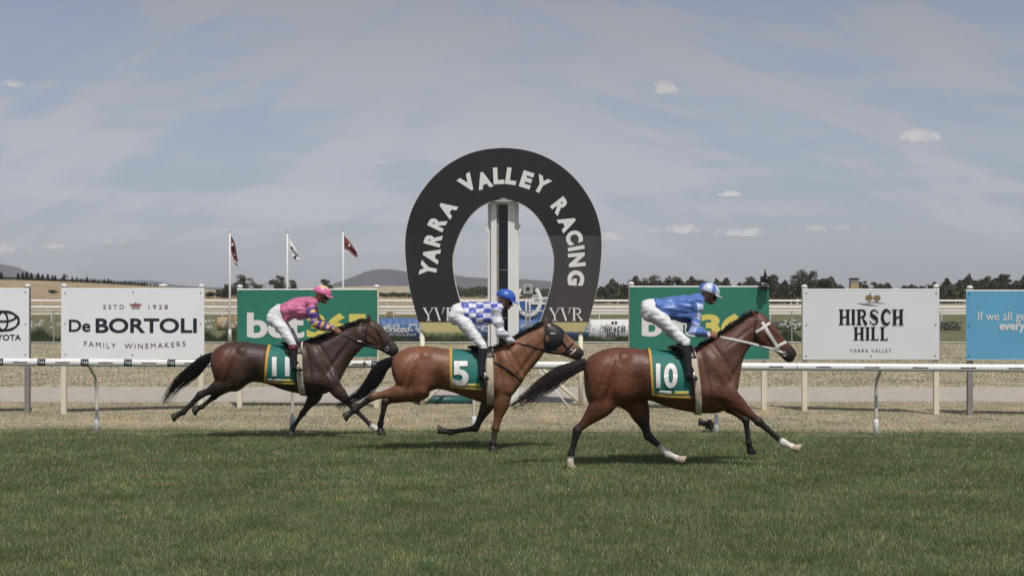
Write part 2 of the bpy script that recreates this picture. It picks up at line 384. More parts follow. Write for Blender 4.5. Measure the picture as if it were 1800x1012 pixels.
# mountains: a ridge profile (photo columns and rows) with real width and gullies
M['mountain'] = mat('forested_mountain', (.050, .056, .060), .95, 0, .004, 0, 4, .05, vcol=(.085, .088, .086), detail=10)  # paler, bluish tones: part of the haze fade is put into this colour
def mountain(name, prof, Y, depth, seed):
    prof = sorted(prof); xs = np.arange(prof[0][0], prof[-1][0] + .1, 4.0)
    hs = np.interp(xs, [p[0] for p in prof], [p[1] for p in prof])
    nj = 17; v = []; f = []
    for j in range(nj):
        t = j / (nj - 1) * 2 - 1
        for px, py in zip(xs, hs):
            z = max(0, CH + (HOR - py) / F * Y)
            x = X_(px, Y); y = Y + t * depth
            g = fbm(x, y, seed, .0022, 6)
            zz = z * max(0, (1 - abs(t) ** 1.3)) * (1 + (.18 * g if abs(t) > .05 else .035 * g)) - 2 * (abs(t) > .99)
            v.append((x, y, zz))
    n = len(xs)
    for j in range(nj-1):
        for i in range(n-1): f.append((j*n+i, j*n+i+1, (j+1)*n+i+1, (j+1)*n+i))
    tag(mk(name, v, f, M['mountain'], smooth=True), kind='structure')
mountain('mountains', [(560, 516), (585, 503), (600, 495), (620, 487), (640, 478), (655, 474), (672, 471.5), (690, 473), (705, 475), (730, 480), (760, 477), (790, 481), (820, 486), (850, 488), (880, 489), (920, 490), (960, 493), (1000, 498), (1050, 506), (1090, 516)], 6200, 900, 3.)
mountain('mountains', [(-260, 516), (-150, 480), (-60, 462), (0, 463), (18, 467), (32, 470), (45, 478), (60, 486), (80, 494), (110, 516)], 7400, 900, 9.)
mountain('mountains', [(60, 516), (110, 494), (140, 489), (165, 490), (200, 493), (225, 493), (255, 492.5), (280, 495), (310, 501), (360, 504), (420, 507), (500, 505), (540, 507), (600, 509), (650, 516)], 8600, 800, 14.)

# ------------------------------------------------------------------ grass blades (nobody could count them)
def blades(name, n, ylo, yhi, h0, h1, w0, w1, colf, matn, seed, keep=None, marg=1.3, lean=.5, ypow=1.0):
    g = np.random.default_rng(seed)
    u = g.random(n) ** ypow; Y = ylo + (yhi - ylo) * u
    X = (g.random(n) * 2 - 1) * (.36 * Y * marg + .3)
    if keep is not None:
        k = keep(X, Y, g); X, Y = X[k], Y[k]; n = len(X)
    clump = np.array([noise.noise(Vector((x * 1.3, y * 1.3, 1.7))) for x, y in zip(X[::50], Y[::50])]) if False else 0
    h = h0 + (h1 - h0) * g.random(n) ** 1.4; w = w0 + (w1 - w0) * g.random(n)
    a = g.random(n) * 2 * pi; la = g.random(n) * 2 * pi; ll = lean * h * g.random(n)
    b0 = np.stack([X - w/2 * np.cos(a), Y - w/2 * np.sin(a), np.zeros(n)], 1)
    b1 = np.stack([X + w/2 * np.cos(a), Y + w/2 * np.sin(a), np.zeros(n)], 1)
    t = np.stack([X + ll * np.cos(la), Y + ll * np.sin(la), h], 1)
    co = np.stack([b0, b1, t], 1).reshape(-1, 3)
    me = bpy.data.meshes.new(name); me.vertices.add(3 * n); me.vertices.foreach_set('co', co.ravel().astype(np.float32))
    me.loops.add(3 * n); me.loops.foreach_set('vertex_index', np.arange(3 * n, dtype=np.int32))
    me.polygons.add(n); me.polygons.foreach_set('loop_start', np.arange(0, 3 * n, 3, dtype=np.int32)); me.polygons.foreach_set('loop_total', np.full(n, 3, np.int32))
    me.update()
    ca = me.color_attributes.new('col', 'FLOAT_COLOR', 'POINT')
    c = colf(X, Y, g, n); c = np.concatenate([c, np.ones((n, 1))], 1)
    ca.data.foreach_set('color', np.repeat(c, 3, 0).ravel().astype(np.float32))
    me.materials.append(matn)
    o = bpy.data.objects.new(name, me); C.objects.link(o)
    return tag(o, kind='stuff')
def blademat(name):
    m = bpy.data.materials.new(name); m.use_nodes = True; N = m.node_tree.nodes; L = m.node_tree.links
    b = N['Principled BSDF']; b.inputs['Roughness'].default_value = .55; b.inputs['Specular IOR Level'].default_value = .25
    a = N.new('ShaderNodeAttribute'); a.attribute_name = 'col'
    # broad tonal patches of the sward
    tc = N.new('ShaderNodeTexCoord'); n = N.new('ShaderNodeTexNoise'); n.inputs['Scale'].default_value = .8; n.inputs['Detail'].default_value = 5; L.new(tc.outputs['Object'], n.inputs['Vector'])
    mr = N.new('ShaderNodeMapRange'); mr.inputs[1].default_value = .3; mr.inputs[2].default_value = .7; mr.inputs[3].default_value = .72; mr.inputs[4].default_value = 1.22; L.new(n.outputs[0], mr.inputs[0])
    vm = N.new('ShaderNodeVectorMath'); vm.operation = 'SCALE'; L.new(a.outputs['Color'], vm.inputs[0]); L.new(mr.outputs[0], vm.inputs['Scale'])
    n2 = N.new('ShaderNodeTexNoise'); n2.inputs['Scale'].default_value = 2.6; n2.inputs['Detail'].default_value = 6; n2.inputs['Roughness'].default_value = .7; L.new(tc.outputs['Object'], n2.inputs['Vector'])
    cr = N.new('ShaderNodeValToRGB'); L.new(n2.outputs[0], cr.inputs[0]); els = cr.color_ramp.elements
    els[0].position = .34; els[0].color = (.55, .78, .62, 1); els[1].position = .5; els[1].color = (1, 1, 1, 1); e = els.new(.66); e.color = (1.38, 1.12, 1.12, 1)
    vm2 = N.new('ShaderNodeVectorMath'); vm2.operation = 'MULTIPLY'; L.new(vm.outputs[0], vm2.inputs[0]); L.new(cr.outputs[0], vm2.inputs[1]); vm = vm2
    L.new(vm.outputs[0], b.inputs['Base Color'])
    tr = N.new('ShaderNodeBsdfTranslucent'); L.new(vm.outputs[0], tr.inputs[0]); mx = N.new('ShaderNodeMixShader'); mx.inputs[0].default_value = .35
    out = [q for q in N if q.type == 'OUTPUT_MATERIAL'][0]
    L.new(b.outputs[0], mx.inputs[1]); L.new(tr.outputs[0], mx.inputs[2]); L.new(mx.outputs[0], out.inputs[0])
    return m
M['blade'] = blademat('grass_blades')
def greenf(X, Y, g, n):
    r = g.random(n)[:, None]; s = (.75 + .5 * g.random(n))[:, None]
    c = np.where(r < .72, np.array([[.170, .226, .092]]), np.where(r < .90, np.array([[.28, .31, .15]]), np.array([[.48, .44, .29]])))
    return c * s
def dryf(X, Y, g, n):
    r = g.random(n)[:, None]; s = (.7 + .6 * g.random(n))[:, None]
    ng = .5 * np.sin(X * .9 + 1.3 * np.sin(Y * .7)) + .5 * np.sin(Y * 1.9 + X * .3)
    gf = np.where(ng > .25, .5, .12)[:, None]
    c = np.where(r < gf, np.array([[.20, .21, .11]]), np.where(r < .6, np.array([[.44, .38, .26]]), np.array([[.60, .53, .41]])))
    return c * s
import os
DENS = 1.0
EV = np.vectorize(EDGE)
xe = np.arange(-14, 14, .1); ye = EV(xe)
keep_g = lambda X, Y, g: Y < np.interp(X, xe, ye) - .35 + .75 * g.standard_normal(len(X)) + .35*np.sin(X*2.3 + np.sin(X*.9)*2)
keep_d = lambda X, Y, g: (Y > np.interp(X, xe, ye) - .5 + .7 * g.standard_normal(len(X))) & (Y < 28.7 + .3 * g.standard_normal(len(X)))
blades('turf_grass', int(420000 * DENS), 9.0, 15.5, .025, .062, .004, .007, greenf, M['blade'], 1, lean=.9)
blades('turf_grass', int(350000 * DENS), 15.5, 23.6, .025, .058, .006, .010, greenf, M['blade'], 2, keep_g, lean=.9)
blades('dry_grass', int(215000 * DENS), 20.8, 29.2, .012, .035, .007, .014, dryf, M['blade'], 3, keep_d, lean=1.3)
blades('dry_grass', int(120000 * DENS), 33.2, 62, .02, .06, .016, .035, dryf, M['blade'], 4, lean=1.0)

# ------------------------------------------------------------------ lettering
TXT = {}
def text2d(s, bold=0., shear=0., spacing=1.0):
    k = (s, bold, shear, spacing)
    if k not in TXT:
        cu = bpy.data.curves.new('t', 'FONT'); cu.body = s; cu.offset = bold; cu.shear = shear; cu.space_character = spacing; cu.resolution_u = 6
        o = bpy.data.objects.new('t', cu); C.objects.link(o)
        bpy.context.view_layer.update()
        me = bpy.data.meshes.new_from_object(o.evaluated_get(bpy.context.evaluated_depsgraph_get()))
        v = np.array([q.co[:2] for q in me.vertices]); f = [tuple(p.vertices) for p in me.polygons]
        bpy.data.objects.remove(o); bpy.data.curves.remove(cu); bpy.data.meshes.remove(me)
        mn = v.min(0); mxx = v.max(0); TXT[k] = ((v - mn) / (mxx - mn), f)
    return TXT[k]
class Plane:
    """vertical plane through (pxl, Yl) and (pxr, Yr)"""
    def __init__(s, pxl, Yl, pxr, Yr):
        s.a = Vector((X_(pxl, Yl), Yl)); s.b = Vector((X_(pxr, Yr), Yr)); d = s.b - s.a; s.d = d.normalized(); s.n = Vector((s.d.y, -s.d.x))
        if s.n.y > 0: s.n = -s.n
    def at(s, px, py, off=0.):
        k = (px - 900) / F; a = s.a + s.n * off
        # X = k*Y on the line a + t d
        t = (k * a.y - a.x) / (s.d.x - k * s.d.y); q = a + s.d * t
        return Vector((q.x, q.y, CH - (py - HOR) / F * q.y))
def write(pl, s, x0, y0, x1, y1, m, parent, bold=.0, shear=0., spacing=1., name='lettering', off=.006, fn=None):
    v, f = text2d(s, bold, shear, spacing)
    fn = fn or (lambda x, y: (x, y))
    vv = [pl.at(*fn(x0 + (x1 - x0) * a, y1 + (y0 - y1) * b), off) for a, b in v]
    return mk(name, vv, f, m, parent)
def polys(pl, plist, m, parent, name='emblem', off=.006):
    mb = MB()
    for i, pts in enumerate(plist):
        n = len(pts); mb.add([pl.at(x, y, off + i * .00012) for x, y in pts], [tuple(range(n))])
    return mb.build(name, m, parent)
def stroke(pts, w):
    """outline quads of a 2D polyline with width(s)"""
    w = [w] * len(pts) if isinstance(w, (int, float)) else w
    L_, R_ = [], []
    for i, p in enumerate(pts):
        a = pts[max(i-1, 0)]; b = pts[min(i+1, len(pts)-1)]
        dx, dy = b[0]-a[0], b[1]-a[1]; l = math.hypot(dx, dy) or 1; nx, ny = -dy/l, dx/l
        L_.append((p[0]+nx*w[i]/2, p[1]+ny*w[i]/2)); R_.append((p[0]-nx*w[i]/2, p[1]-ny*w[i]/2))
    return [[L_[i], L_[i+1], R_[i+1], R_[i]] for i in range(len(pts)-1)]
def strip(pl, pts, w, m, parent, name='emblem', off=.006): 
    q = stroke(pts, w); mb = MB()
    for pts4 in q: mb.add([pl.at(x, y, off) for x, y in pts4], [(0, 1, 2, 3)])
    return mb.build(name, m, parent)
def arc(cx, cy, rx, ry, a0, a1, n=24): return [(cx + rx*cos(R(a0 + (a1-a0)*i/n)), cy + ry*sin(R(a0 + (a1-a0)*i/n))) for i in range(n+1)]
def glyph(ch, st=.24, th=.08):
    """serif capitals as polygons in a unit box (x right, y down)"""
    rect = lambda x0, y0, x1, y1: [(x0, y0), (x1, y0), (x1, y1), (x0, y1)]
    stem = lambda x: [rect(x-st/2, 0, x+st/2, 1), rect(x-st*.85, 0, x+st*.85, th), rect(x-st*.85, 1-th, x+st*.85, 1)]
    if ch == 'H': return stem(.2) + stem(.8) + stroke([(.2, .56), (.8, .44)], .1)
    if ch == 'I': return stem(.5)
    if ch == 'R': return stem(.22) + stroke(arc(.42, .27, .34, .22, -100, 100, 14), [th + (st*.8-th)*sin(pi*i/14) for i in range(15)]) + stroke([(.5, .5), (.7, .75), (.9, 1.0)], [th, st*.8, st])
    if ch == 'L': return stem(.25) + [rect(.3, 1-th*1.2, .9, 1)] + [[(.9, 1), (.78, 1-th), (.9, .72)]]
    if ch == 'S': return stroke([(.85, .12), (.85, .28)], .06) + stroke([(.84, .22), (.66, .06), (.42, .05), (.22, .18), (.24, .34), (.5, .48), (.76, .62), (.8, .8), (.6, .95), (.36, .95), (.16, .78)], [.06, .08, .1, st*.7, st, st*1.1, st, st*.7, .1, .08, .06]) + stroke([(.14, .72), (.14, .9)], .06)
    if ch == 'C': return stroke(arc(.55, .5, .38, .45, -35, -325, 20), [.07 + (st-.07)*sin(pi*i/20) for i in range(21)]) + stroke([(.88, .08), (.88, .3)], .07)
    if ch == 'Y': return stroke([(.12, .03), (.46, .55)], st*.9) + stroke([(.86, .03), (.6, .42)], th) + [rect(.5-st*.4, .5, .5+st*.4, 1), rect(.28, 1-th*.6, .74, 1), rect(.0, 0, .34, th*.6), rect(.72, 0, 1, th*.6)]
    if ch == 'V': return stroke([(.14, .03), (.52, 1)], st*.9) + stroke([(.86, .03), (.7, .45)], th) + [rect(.0, 0, .34, th*.6), rect(.72, 0, 1, th*.6)]
def serif(pl, s, x0, y0, x1, y1, m, parent, widths=None, gap=.06, st=.24, th=.08, name='lettering', off=.006):
    widths = widths or {'I': .5, 'L': .85}
    tot = sum(widths.get(c, 1) for c in s) + gap * (len(s)-1); k = (x1-x0) / tot; x = x0; out = []
    for c in s:
        w = widths.get(c, 1)
        s2 = st / w
        if c == 'I': g = [[(.5-.12/w*1.0*st/.24, 0), (.5+.12/w*st/.24, 0), (.5+.12/w*st/.24, 1), (.5-.12/w*st/.24, 1)], [(.08, 0), (.92, 0), (.92, th), (.08, th)], [(.08, 1-th), (.92, 1-th), (.92, 1), (.08, 1)]]
        else: g = glyph(c, s2, th)
        for poly in g: out.append([(x + a*w*k, y0 + (y1-y0)*b) for a, b in poly])
        x += (w + gap) * k
    return polys(pl, out, m, parent, name, off)

# ------------------------------------------------------------------ sponsor boards
def board(name, label, pxl, Yl, pxr, Yr, yt, yb, m, posts, post_m=None, group='sponsor boards standing along the straight'):
    pl = Plane(pxl, Yl, pxr, Yr)
    c = pl.at((pxl+pxr)/2, yb)
    t = thing(name, label, 'billboard', (c.x, c.y, 0), group)
    a, b_, c_, d = pl.at(pxl, yb), pl.at(pxr, yb), pl.at(pxr, yt), pl.at(pxl, yt)
    n3 = Vector((pl.n.x, pl.n.y, 0))
    zt = (c_.z + d.z) / 2; zb = (a.z + b_.z) / 2
    fr = [Vector((a.x, a.y, a.z)), Vector((b_.x, b_.y, b_.z)), c_, d]; bk = [q - n3*.025 for q in fr]
    mk('panel', fr + bk, [(0,1,2,3), (7,6,5,4), (0,4,5,1), (1,5,6,2), (2,6,7,3), (3,7,4,0)], m, t)
    # thin edge trim
    for p, q in ((fr[0], fr[1]), (fr[2], fr[3])): MB().tube([p - n3*.0125, q - n3*.0125], .0165, 4).build('trim', M['white'], t)
    for (px, gy, pm, pxtop) in posts:
        q = pl.at(px, 600); w = .045; y0 = q.y
        P0 = Vector((q.x, q.y, 0)) - n3*.075
        mb = MB().box((P0.x-w, P0.y-w, -.2), (P0.x+w, P0.y+w, zt+.03)); mb.build('post', M[pm], t)
        MB().tube([(P0.x, P0.y, zt+.03), (P0.x, P0.y, zt+.075), (P0.x, P0.y, zt+.095)], [.055, .055, .03], 12).build('post_cap', M['white'], t, True)
    for px in (pxl + 6, (pxl+pxr)/2, pxr - 6):
        for py in (yt + 6, (yt+yb)/2, yb - 6):
            if px == (pxl+pxr)/2 and py == (yt+yb)/2: continue
            q = pl.at(px + rnd.uniform(-1, 1), py + rnd.uniform(-1, 1), .003)
            MB().tube([q, q + n3*.004], .012, 8).build('screw', M['screw'], t)
    return t, pl

t, pl = board('sponsor_board', 'white board with a black oval car emblem at the far left edge', -150, 25.5, 51, 26.0, 508, 630, M['board_white'], [(-142, 728, 'cream', 0), (48, 728, 'grey_post', 0)])
outl = lambda cx, cy, rx, ry, w: stroke(arc(cx, cy, rx, ry, 0, 360, 48), w)
strip(pl, arc(5, 564, 28, 17, 0, 360, 48), [4 + .8*sin(i) for i in range(49)], M['black'], t, off=.006)
strip(pl, arc(5, 564, 8.5, 16, 0, 360, 36), 3.3, M['black'], t, off=.009)
strip(pl, arc(5, 556, 23, 8.5, 0, 360, 36), 3.3, M['black'], t, off=.012)
write(pl, 'TOYOTA', -27, 587.5, 37, 598, M['black'], t, .02)

t, pl = board('sponsor_board', 'white winery board with a small red crown above navy letters', 108, 25.75, 359, 26.6, 508, 630, M['board_white'], [(113, 728, 'cream', 0), (355, 722, 'cream', 0)])
write(pl, 'De', 121, 561.5, 159, 583, M['navy'], t, .022)
write(pl, 'BORTOLI', 168, 559, 346, 585, M['navy'], t, .026)
write(pl, 'ESTD', 182, 535.5, 218, 543, M['brown_ink'], t, 0, spacing=1.5)
write(pl, '1928', 261, 535.5, 295, 543, M['brown_ink'], t, 0, spacing=1.5)
arcf = lambda x, y: (x, y + 4.5 * (1 - ((x-237)/89)**2))
write(pl, 'FAMILY  WINEMAKERS', 148, 599, 326, 608, M['brown_ink'], t, 0, spacing=1.35, fn=arcf)
crown = [[(230, 538), (227, 532.5), (232, 536), (234, 531.5), (236, 535.5), (238.5, 530), (241, 535.5), (243, 531.5), (245, 536), (250, 532.5), (247, 538), (238.5, 536.6)]]
polys(pl, crown, M['red_ink'], t, 'crown_emblem')
strip(pl, [(231, 540.3), (235, 539), (238.5, 538.6), (242, 539), (246, 540.3)], 1.2, M['red_ink'], t, 'crown_emblem')
strip(pl, [(232, 543), (235, 541.8), (238.5, 541.3), (242, 541.8), (245, 543)], 1.2, M['brown_ink'], t, 'crown_emblem')

t, pl = board('sponsor_board', 'green board with white and yellow letters behind the pink jockey', 417, 27.3, 663, 27.2, 509, 628, M['board_green'], [(420, 716, 'cream', 0), (661, 717, 'cream', 0)])
write(pl, 'bet', 434, 549, 535, 594, M['letter_white'], t, .034)
write(pl, '365', 539, 550, 645, 594, M['letter_yellow'], t, .05)
t, pl = board('sponsor_board', 'green board with white and yellow letters behind the jockey in plain blue', 1107, 26.7, 1352, 26.7, 504, 632, M['board_green'], [(1110, 722, 'cream', 0), (1344, 720, 'cream', 0)])
write(pl, 'bet', 1128, 549.5, 1229, 591.5, M['letter_white'], t, .034)
write(pl, '365', 1232, 551, 1340, 592.5, M['letter_yellow'], t, .05)
t, pl = board('sponsor_board', 'white board with two small gold trees above black serif letters', 1411, 26.5, 1651, 25.7, 509, 631, M['board_white'], [(1413, 722, 'cream', 0), (1645, 729, 'cream', 0)])
serif(pl, 'HIRSCH', 1475, 543.5, 1588, 571, M['black'], t, {'I': .42}, .10, .27, .07)
serif(pl, 'HILL', 1501, 574.5, 1562, 598, M['black'], t, {'I': .45, 'L': .8}, .12, .27, .07)
write(pl, 'YARRA VALLEY', 1494, 613, 1567, 619, M['brown_ink'], t, -.003, spacing=1.3)
def tree_icon(cx, cy, r, k):
    q = []
    for i in range(26):
        a = 2*pi*i/26; rr = r*(1 + .16*sin(i*2.6 + k)); q.append((cx + rr*cos(a), cy + rr*.8*sin(a)))
    return q
polys(pl, [tree_icon(1527.5, 523, 6.4, 0), tree_icon(1541.5, 523.4, 6.4, 2)], M['gold_ink'], t, 'tree_emblem')
polys(pl, [[(1527, 527), (1528.5, 527), (1528.5, 532), (1527, 532)], [(1541, 527), (1542.5, 527), (1542.5, 532), (1541, 532)]], M['gold_ink'], t, 'tree_emblem')
strip(pl, [(1506, 532), (1514, 534), (1526, 535.5), (1538, 537), (1545, 537)], [.3, 1.2, 1.6, .9, .3], M['black'], t, 'tree_emblem')
strip(pl, [(1519, 533.6), (1528, 531.3), (1540, 531), (1550, 532.3), (1557, 533.6)], [.3, 1.0, 1.3, .8, .3], M['black'], t, 'tree_emblem', .009)
t, pl = board('sponsor_board', 'sky blue board with white words at the right edge of the picture', 1698, 25.6, 1940, 25.0, 511, 632, M['board_blue'], [(1705, 731, 'grey_post', 0), (1932, 735, 'grey_post', 0)])
write(pl, 'If we all ge', 1719, 547.5, 1803, 568, M['letter_white'], t, .004)
write(pl, 'every', 1757, 569, 1802, 585, M['letter_white'], t, .03)

# ------------------------------------------------------------------ winning post: ring sign with mirror column
YR = 27.8
def ring_sign():
    t = thing('winning_post_ring', 'tall black horseshoe shaped ring sign with arched white words at the finish', 'sign', (X_(885, YR), YR, 0))
    pl = Plane(700, YR, 1060, YR)
    cx = 885
    OUT = [(0, 260), (30, 262.5), (60, 270), (90, 284.5), (118, 306), (142, 334), (160, 366), (170, 400), (172.5, 430), (171, 460), (167.5, 490), (162, 518), (155, 545), (149, 566), (141, 583)]
    INN = [(0, 350), (18, 352.5), (38, 361), (56, 376), (71, 397), (82, 421), (88.5, 445), (89.5, 462), (88, 480), (84.5, 500), (79, 521), (72.5, 543), (64, 566), (52, 583)]
    so_ = [tuple(p) for p in spline(OUT, 6)]; si_ = [tuple(p) for p in spline(INN, 6)]
    def res(pts, n):
        d = np.concatenate([[0], np.cumsum([math.hypot(pts[i+1][0]-pts[i][0], pts[i+1][1]-pts[i][1]) for i in range(len(pts)-1)])]); s_ = np.linspace(0, d[-1], n)
        return list(zip(np.interp(s_, d, [p[0] for p in pts]), np.interp(s_, d, [p[1] for p in pts])))
    # cut both outlines by rows so the panels meet on level seams
    def x_at(pts, y):
        for i in range(len(pts)-1):
            if pts[i][1] <= y <= pts[i+1][1] + 1e-9:
                k = (y-pts[i][1]) / max(1e-9, pts[i+1][1]-pts[i][1]); return pts[i][0] + k*(pts[i+1][0]-pts[i][0])
        return pts[-1][0]
    def band(side, y0, y1, n=24):
        rows = [y0 + (y1-y0)*i/n for i in range(n+1)]
        return [(cx + side*x_at(so_, y), cx + side*max(0, x_at(si_, y) if y > 350 else 0), y) for y in rows]
    th = .16
    def panel(rows, m, name):
        v = []; f = []; n = len(rows)
        for off in (0, -th):
            for xo, xi, y in rows: v += [pl.at(xo, y, off), pl.at(xi, y, off)]
        # straighten depth copies so the panel has parallel faces
        for i in range(2*n): v[2*n+i] = Vector((v[i].x, v[i].y + th, v[i].z))
        for i in range(n-1):
            a = 2*i; f += [(a, a+1, a+3, a+2), (2*n+a, 2*n+a+2, 2*n+a+3, 2*n+a+1), (a, a+2, 2*n+a+2, 2*n+a), (a+1, 2*n+a+1, 2*n+a+3, a+3)]
        f += [(0, 2*n, 2*n+1, 1), (2*n-2, 2*n-1, 4*n-1, 4*n-2)]
        return mk(name, v, f, m, t)
    rows_t = [260.0 + 153.5*((i/40)**1.6) for i in range(41)]
    for s_ in (-1, 1):
        rr = [(cx + s_*x_at(so_, y), cx + s_*(x_at(si_, y) if y > 350 else 0), y) for y in rows_t]
        panel(rr, M['ring_dark'], 'upper_panel')
        panel(band(s_, 413.8, 566), M['ring_faded'] if s_ > 0 else M['ring_mid'], 'side_panel')
        panel(band(s_, 566.2, 583, 6), M['ring_gold'], 'gold_band')
    # pale rim of the panels
    for pts, nm in ((so_, 'outer_rim'), (si_, 'inner_rim')):
        mb = MB()
        for s_ in (-1, 1):
            w = [pl.at(cx + s_*x, y) for x, y in pts]
            mb.tube([Vector((q.x, q.y + th*.5, q.z)) for q in w], [(.012, th*.42)] * len(w), 6, lat=(0, 1, 0))
        mb.build(nm, M['white'], t)
    # seams
    for px, ya, yb in ((830, 280, 372), (935, 278, 366), (885, 262, 349)):
        mb = MB().add([pl.at(px-.5, ya, .002), pl.at(px+.5, ya, .002), pl.at(px+.5, yb, .002), pl.at(px-.5, yb, .002)], [(0, 1, 2, 3)]); mb.build('panel_seam', M['black'], t)
    # the arched words, letter by letter
    L_ = [('Y', 168, 620, -78), ('A', 181, 555, -77), ('R', 190, 481, -74), ('R', 210, 405, -64), ('A', 256, 338, -56),
          ('V', 352, 218, -34), ('A', 428, 205, -16), ('L', 497, 184, -3), ('L', 557, 186, 8), ('E', 628, 203, 18), ('Y', 697, 226, 29),
          ('R', 786, 326, 52), ('A', 820, 405, 64), ('C', 850, 472, 71), ('I', 860, 523, 80), ('N', 863, 577, 85), ('G', 859, 662, 94)]
    for ch, u, v_, ang in L_:
        x, y = 690 + u/2.664, 240 + v_/2.664
        vv, f = text2d(ch, .056)
        hh = 29.5; ww = {'I': 6.5, 'L': 19, 'E': 20, 'N': 24, 'C': 23.5, 'G': 27, 'R': 22, 'V': 28, 'A': 27, 'Y': 27}[ch]
        a = R(ang); out = []
        for p, q in vv:
            dx, dy = (p-.5)*ww, (.5-q)*hh
            out.append(pl.at(x + dx*cos(a) - dy*sin(a), y + dx*sin(a) + dy*cos(a), .006))
        mk('letter', out, f, M['letter_white'], t)
    for x0 in (743, 965): serif(pl, 'YVR', x0, 540.5, x0+60, 563.5, M['letter_white'], t, {}, -.02, .165, .05)
    # square tube legs with struts
    for s_, px in ((-1, 742), (1, 1021)):
        q = P(px, 713, YR); top = pl.at(px, 583)
        MB().tube([(q.x, YR+.08, -.2), (q.x, YR+.08, top.z+.02)], .047, 12).build('leg', M['cream'], t, True)
        e = pl.at(px - s_*78, 640)
        MB().tube([(q.x - s_*.05, YR+.08, .08), (e.x, YR+.5, e.z)], .032, 10).build('strut', M['cream'], t, True)
    a = P(1003, 722, 26.9); b_ = P(945, 645, 27.3)
    MB().tube([(a.x, a.y, 0), b_], .013, 8).build('strut', M['white'], t, True)
    MB().tube([pl.at(742, 590) + Vector((0, .1, 0)), pl.at(742, 585) + Vector((0, .1, 0))], .06, 12).build('collar', M['grey_post'], t, True)
ring_sign()
def mirror_column():
    Y0 = 28.05
    t = thing('mirror_column', 'tall white steel column with dark mirror glass inside the black ring', 'column', (X_(885, Y0), Y0, 0))
    fx = lambda px: X_(px, Y0)
    zt = CH - (354-HOR)/F*Y0; zb = .0
    def bx(x0, x1, y0, y1, z0, z1, nm, m): MB().box((fx(x0), Y0+y0, z0), (fx(x1), Y0+y1, z1)).build(nm, M[m], t)
    bx(857.5, 863, .05, .30, zb, zt-.04, 'side_flange', 'grey_post' if False else 'white')
    bx(863.2, 873, -.03, .28, zb, zt-.04, 'front_jamb', 'white')
    bx(893, 904.5, -.03, .28, zb, zt-.04, 'front_jamb', 'white')
    bx(904.7, 912, .03, .30, zb, zt-.04, 'side_flange', 'white')
    bx(873.1, 892.9, .07, .10, .3, zt-.05, 'mirror', 'glass')
    bx(873.1, 877, .02, .06, .3, zt-.05, 'inner_frame', 'grey_post')
    bx(861, 909, -.05, .31, zt-.037, zt, 'top_cap', 'white')
    for z in (1.7, 2.65, 3.6): bx(877.1, 892.9, .055, .068, z, z+.012, 'mullion', 'grey_post')
    for px in (855.5, 911.8):
        bx(px, px+3, .0, .05, zt-.62, zt-.45, 'bracket', 'white')
    for py in (492, 437): 
        z = CH - (py-HOR)/F*Y0; bx(874, 876.5, -.001, .019, z-.02, z+.02, 'hinge', 'gold_edge')
mirror_column()

# green pipe, orange peg
def pipe():
    a, b = P(728, 707, 28.3), P(832, 706, 28.3)
    t = thing('green_pipe', 'dark green pipe lying on the dry grass at the path edge', 'pipe', ((a.x+b.x)/2, 28.3, 0))
    r = .075
    MB().tube([(a.x, 28.3, r), (a.x+.02, 28.3, r), (b.x, 28.25, r)], [r*.7, r, r], 20).build('pipe_body', M['pipe_green'], t, True)
    for k in (.62, .87, .2): x = a.x + (b.x-a.x)*k; MB().tube([(x, 28.28, r), (x+.02, 28.28, r)], r*1.06, 20).build('strap', M['black'], t)
pipe()
q = P(884, 726, 26); MB().tube([(q.x, 26.0, 0), (q.x, 26.0, .05), (q.x+.01, 26.0, .09)], [.06, .055, .02], 10).build('marker_cap', M['orange'], None, True, (q.x, 26.0, 0))
tag(bpy.context.scene.objects['marker_cap'], 'small orange marker cap on the dry grass behind the middle horse', 'marker')

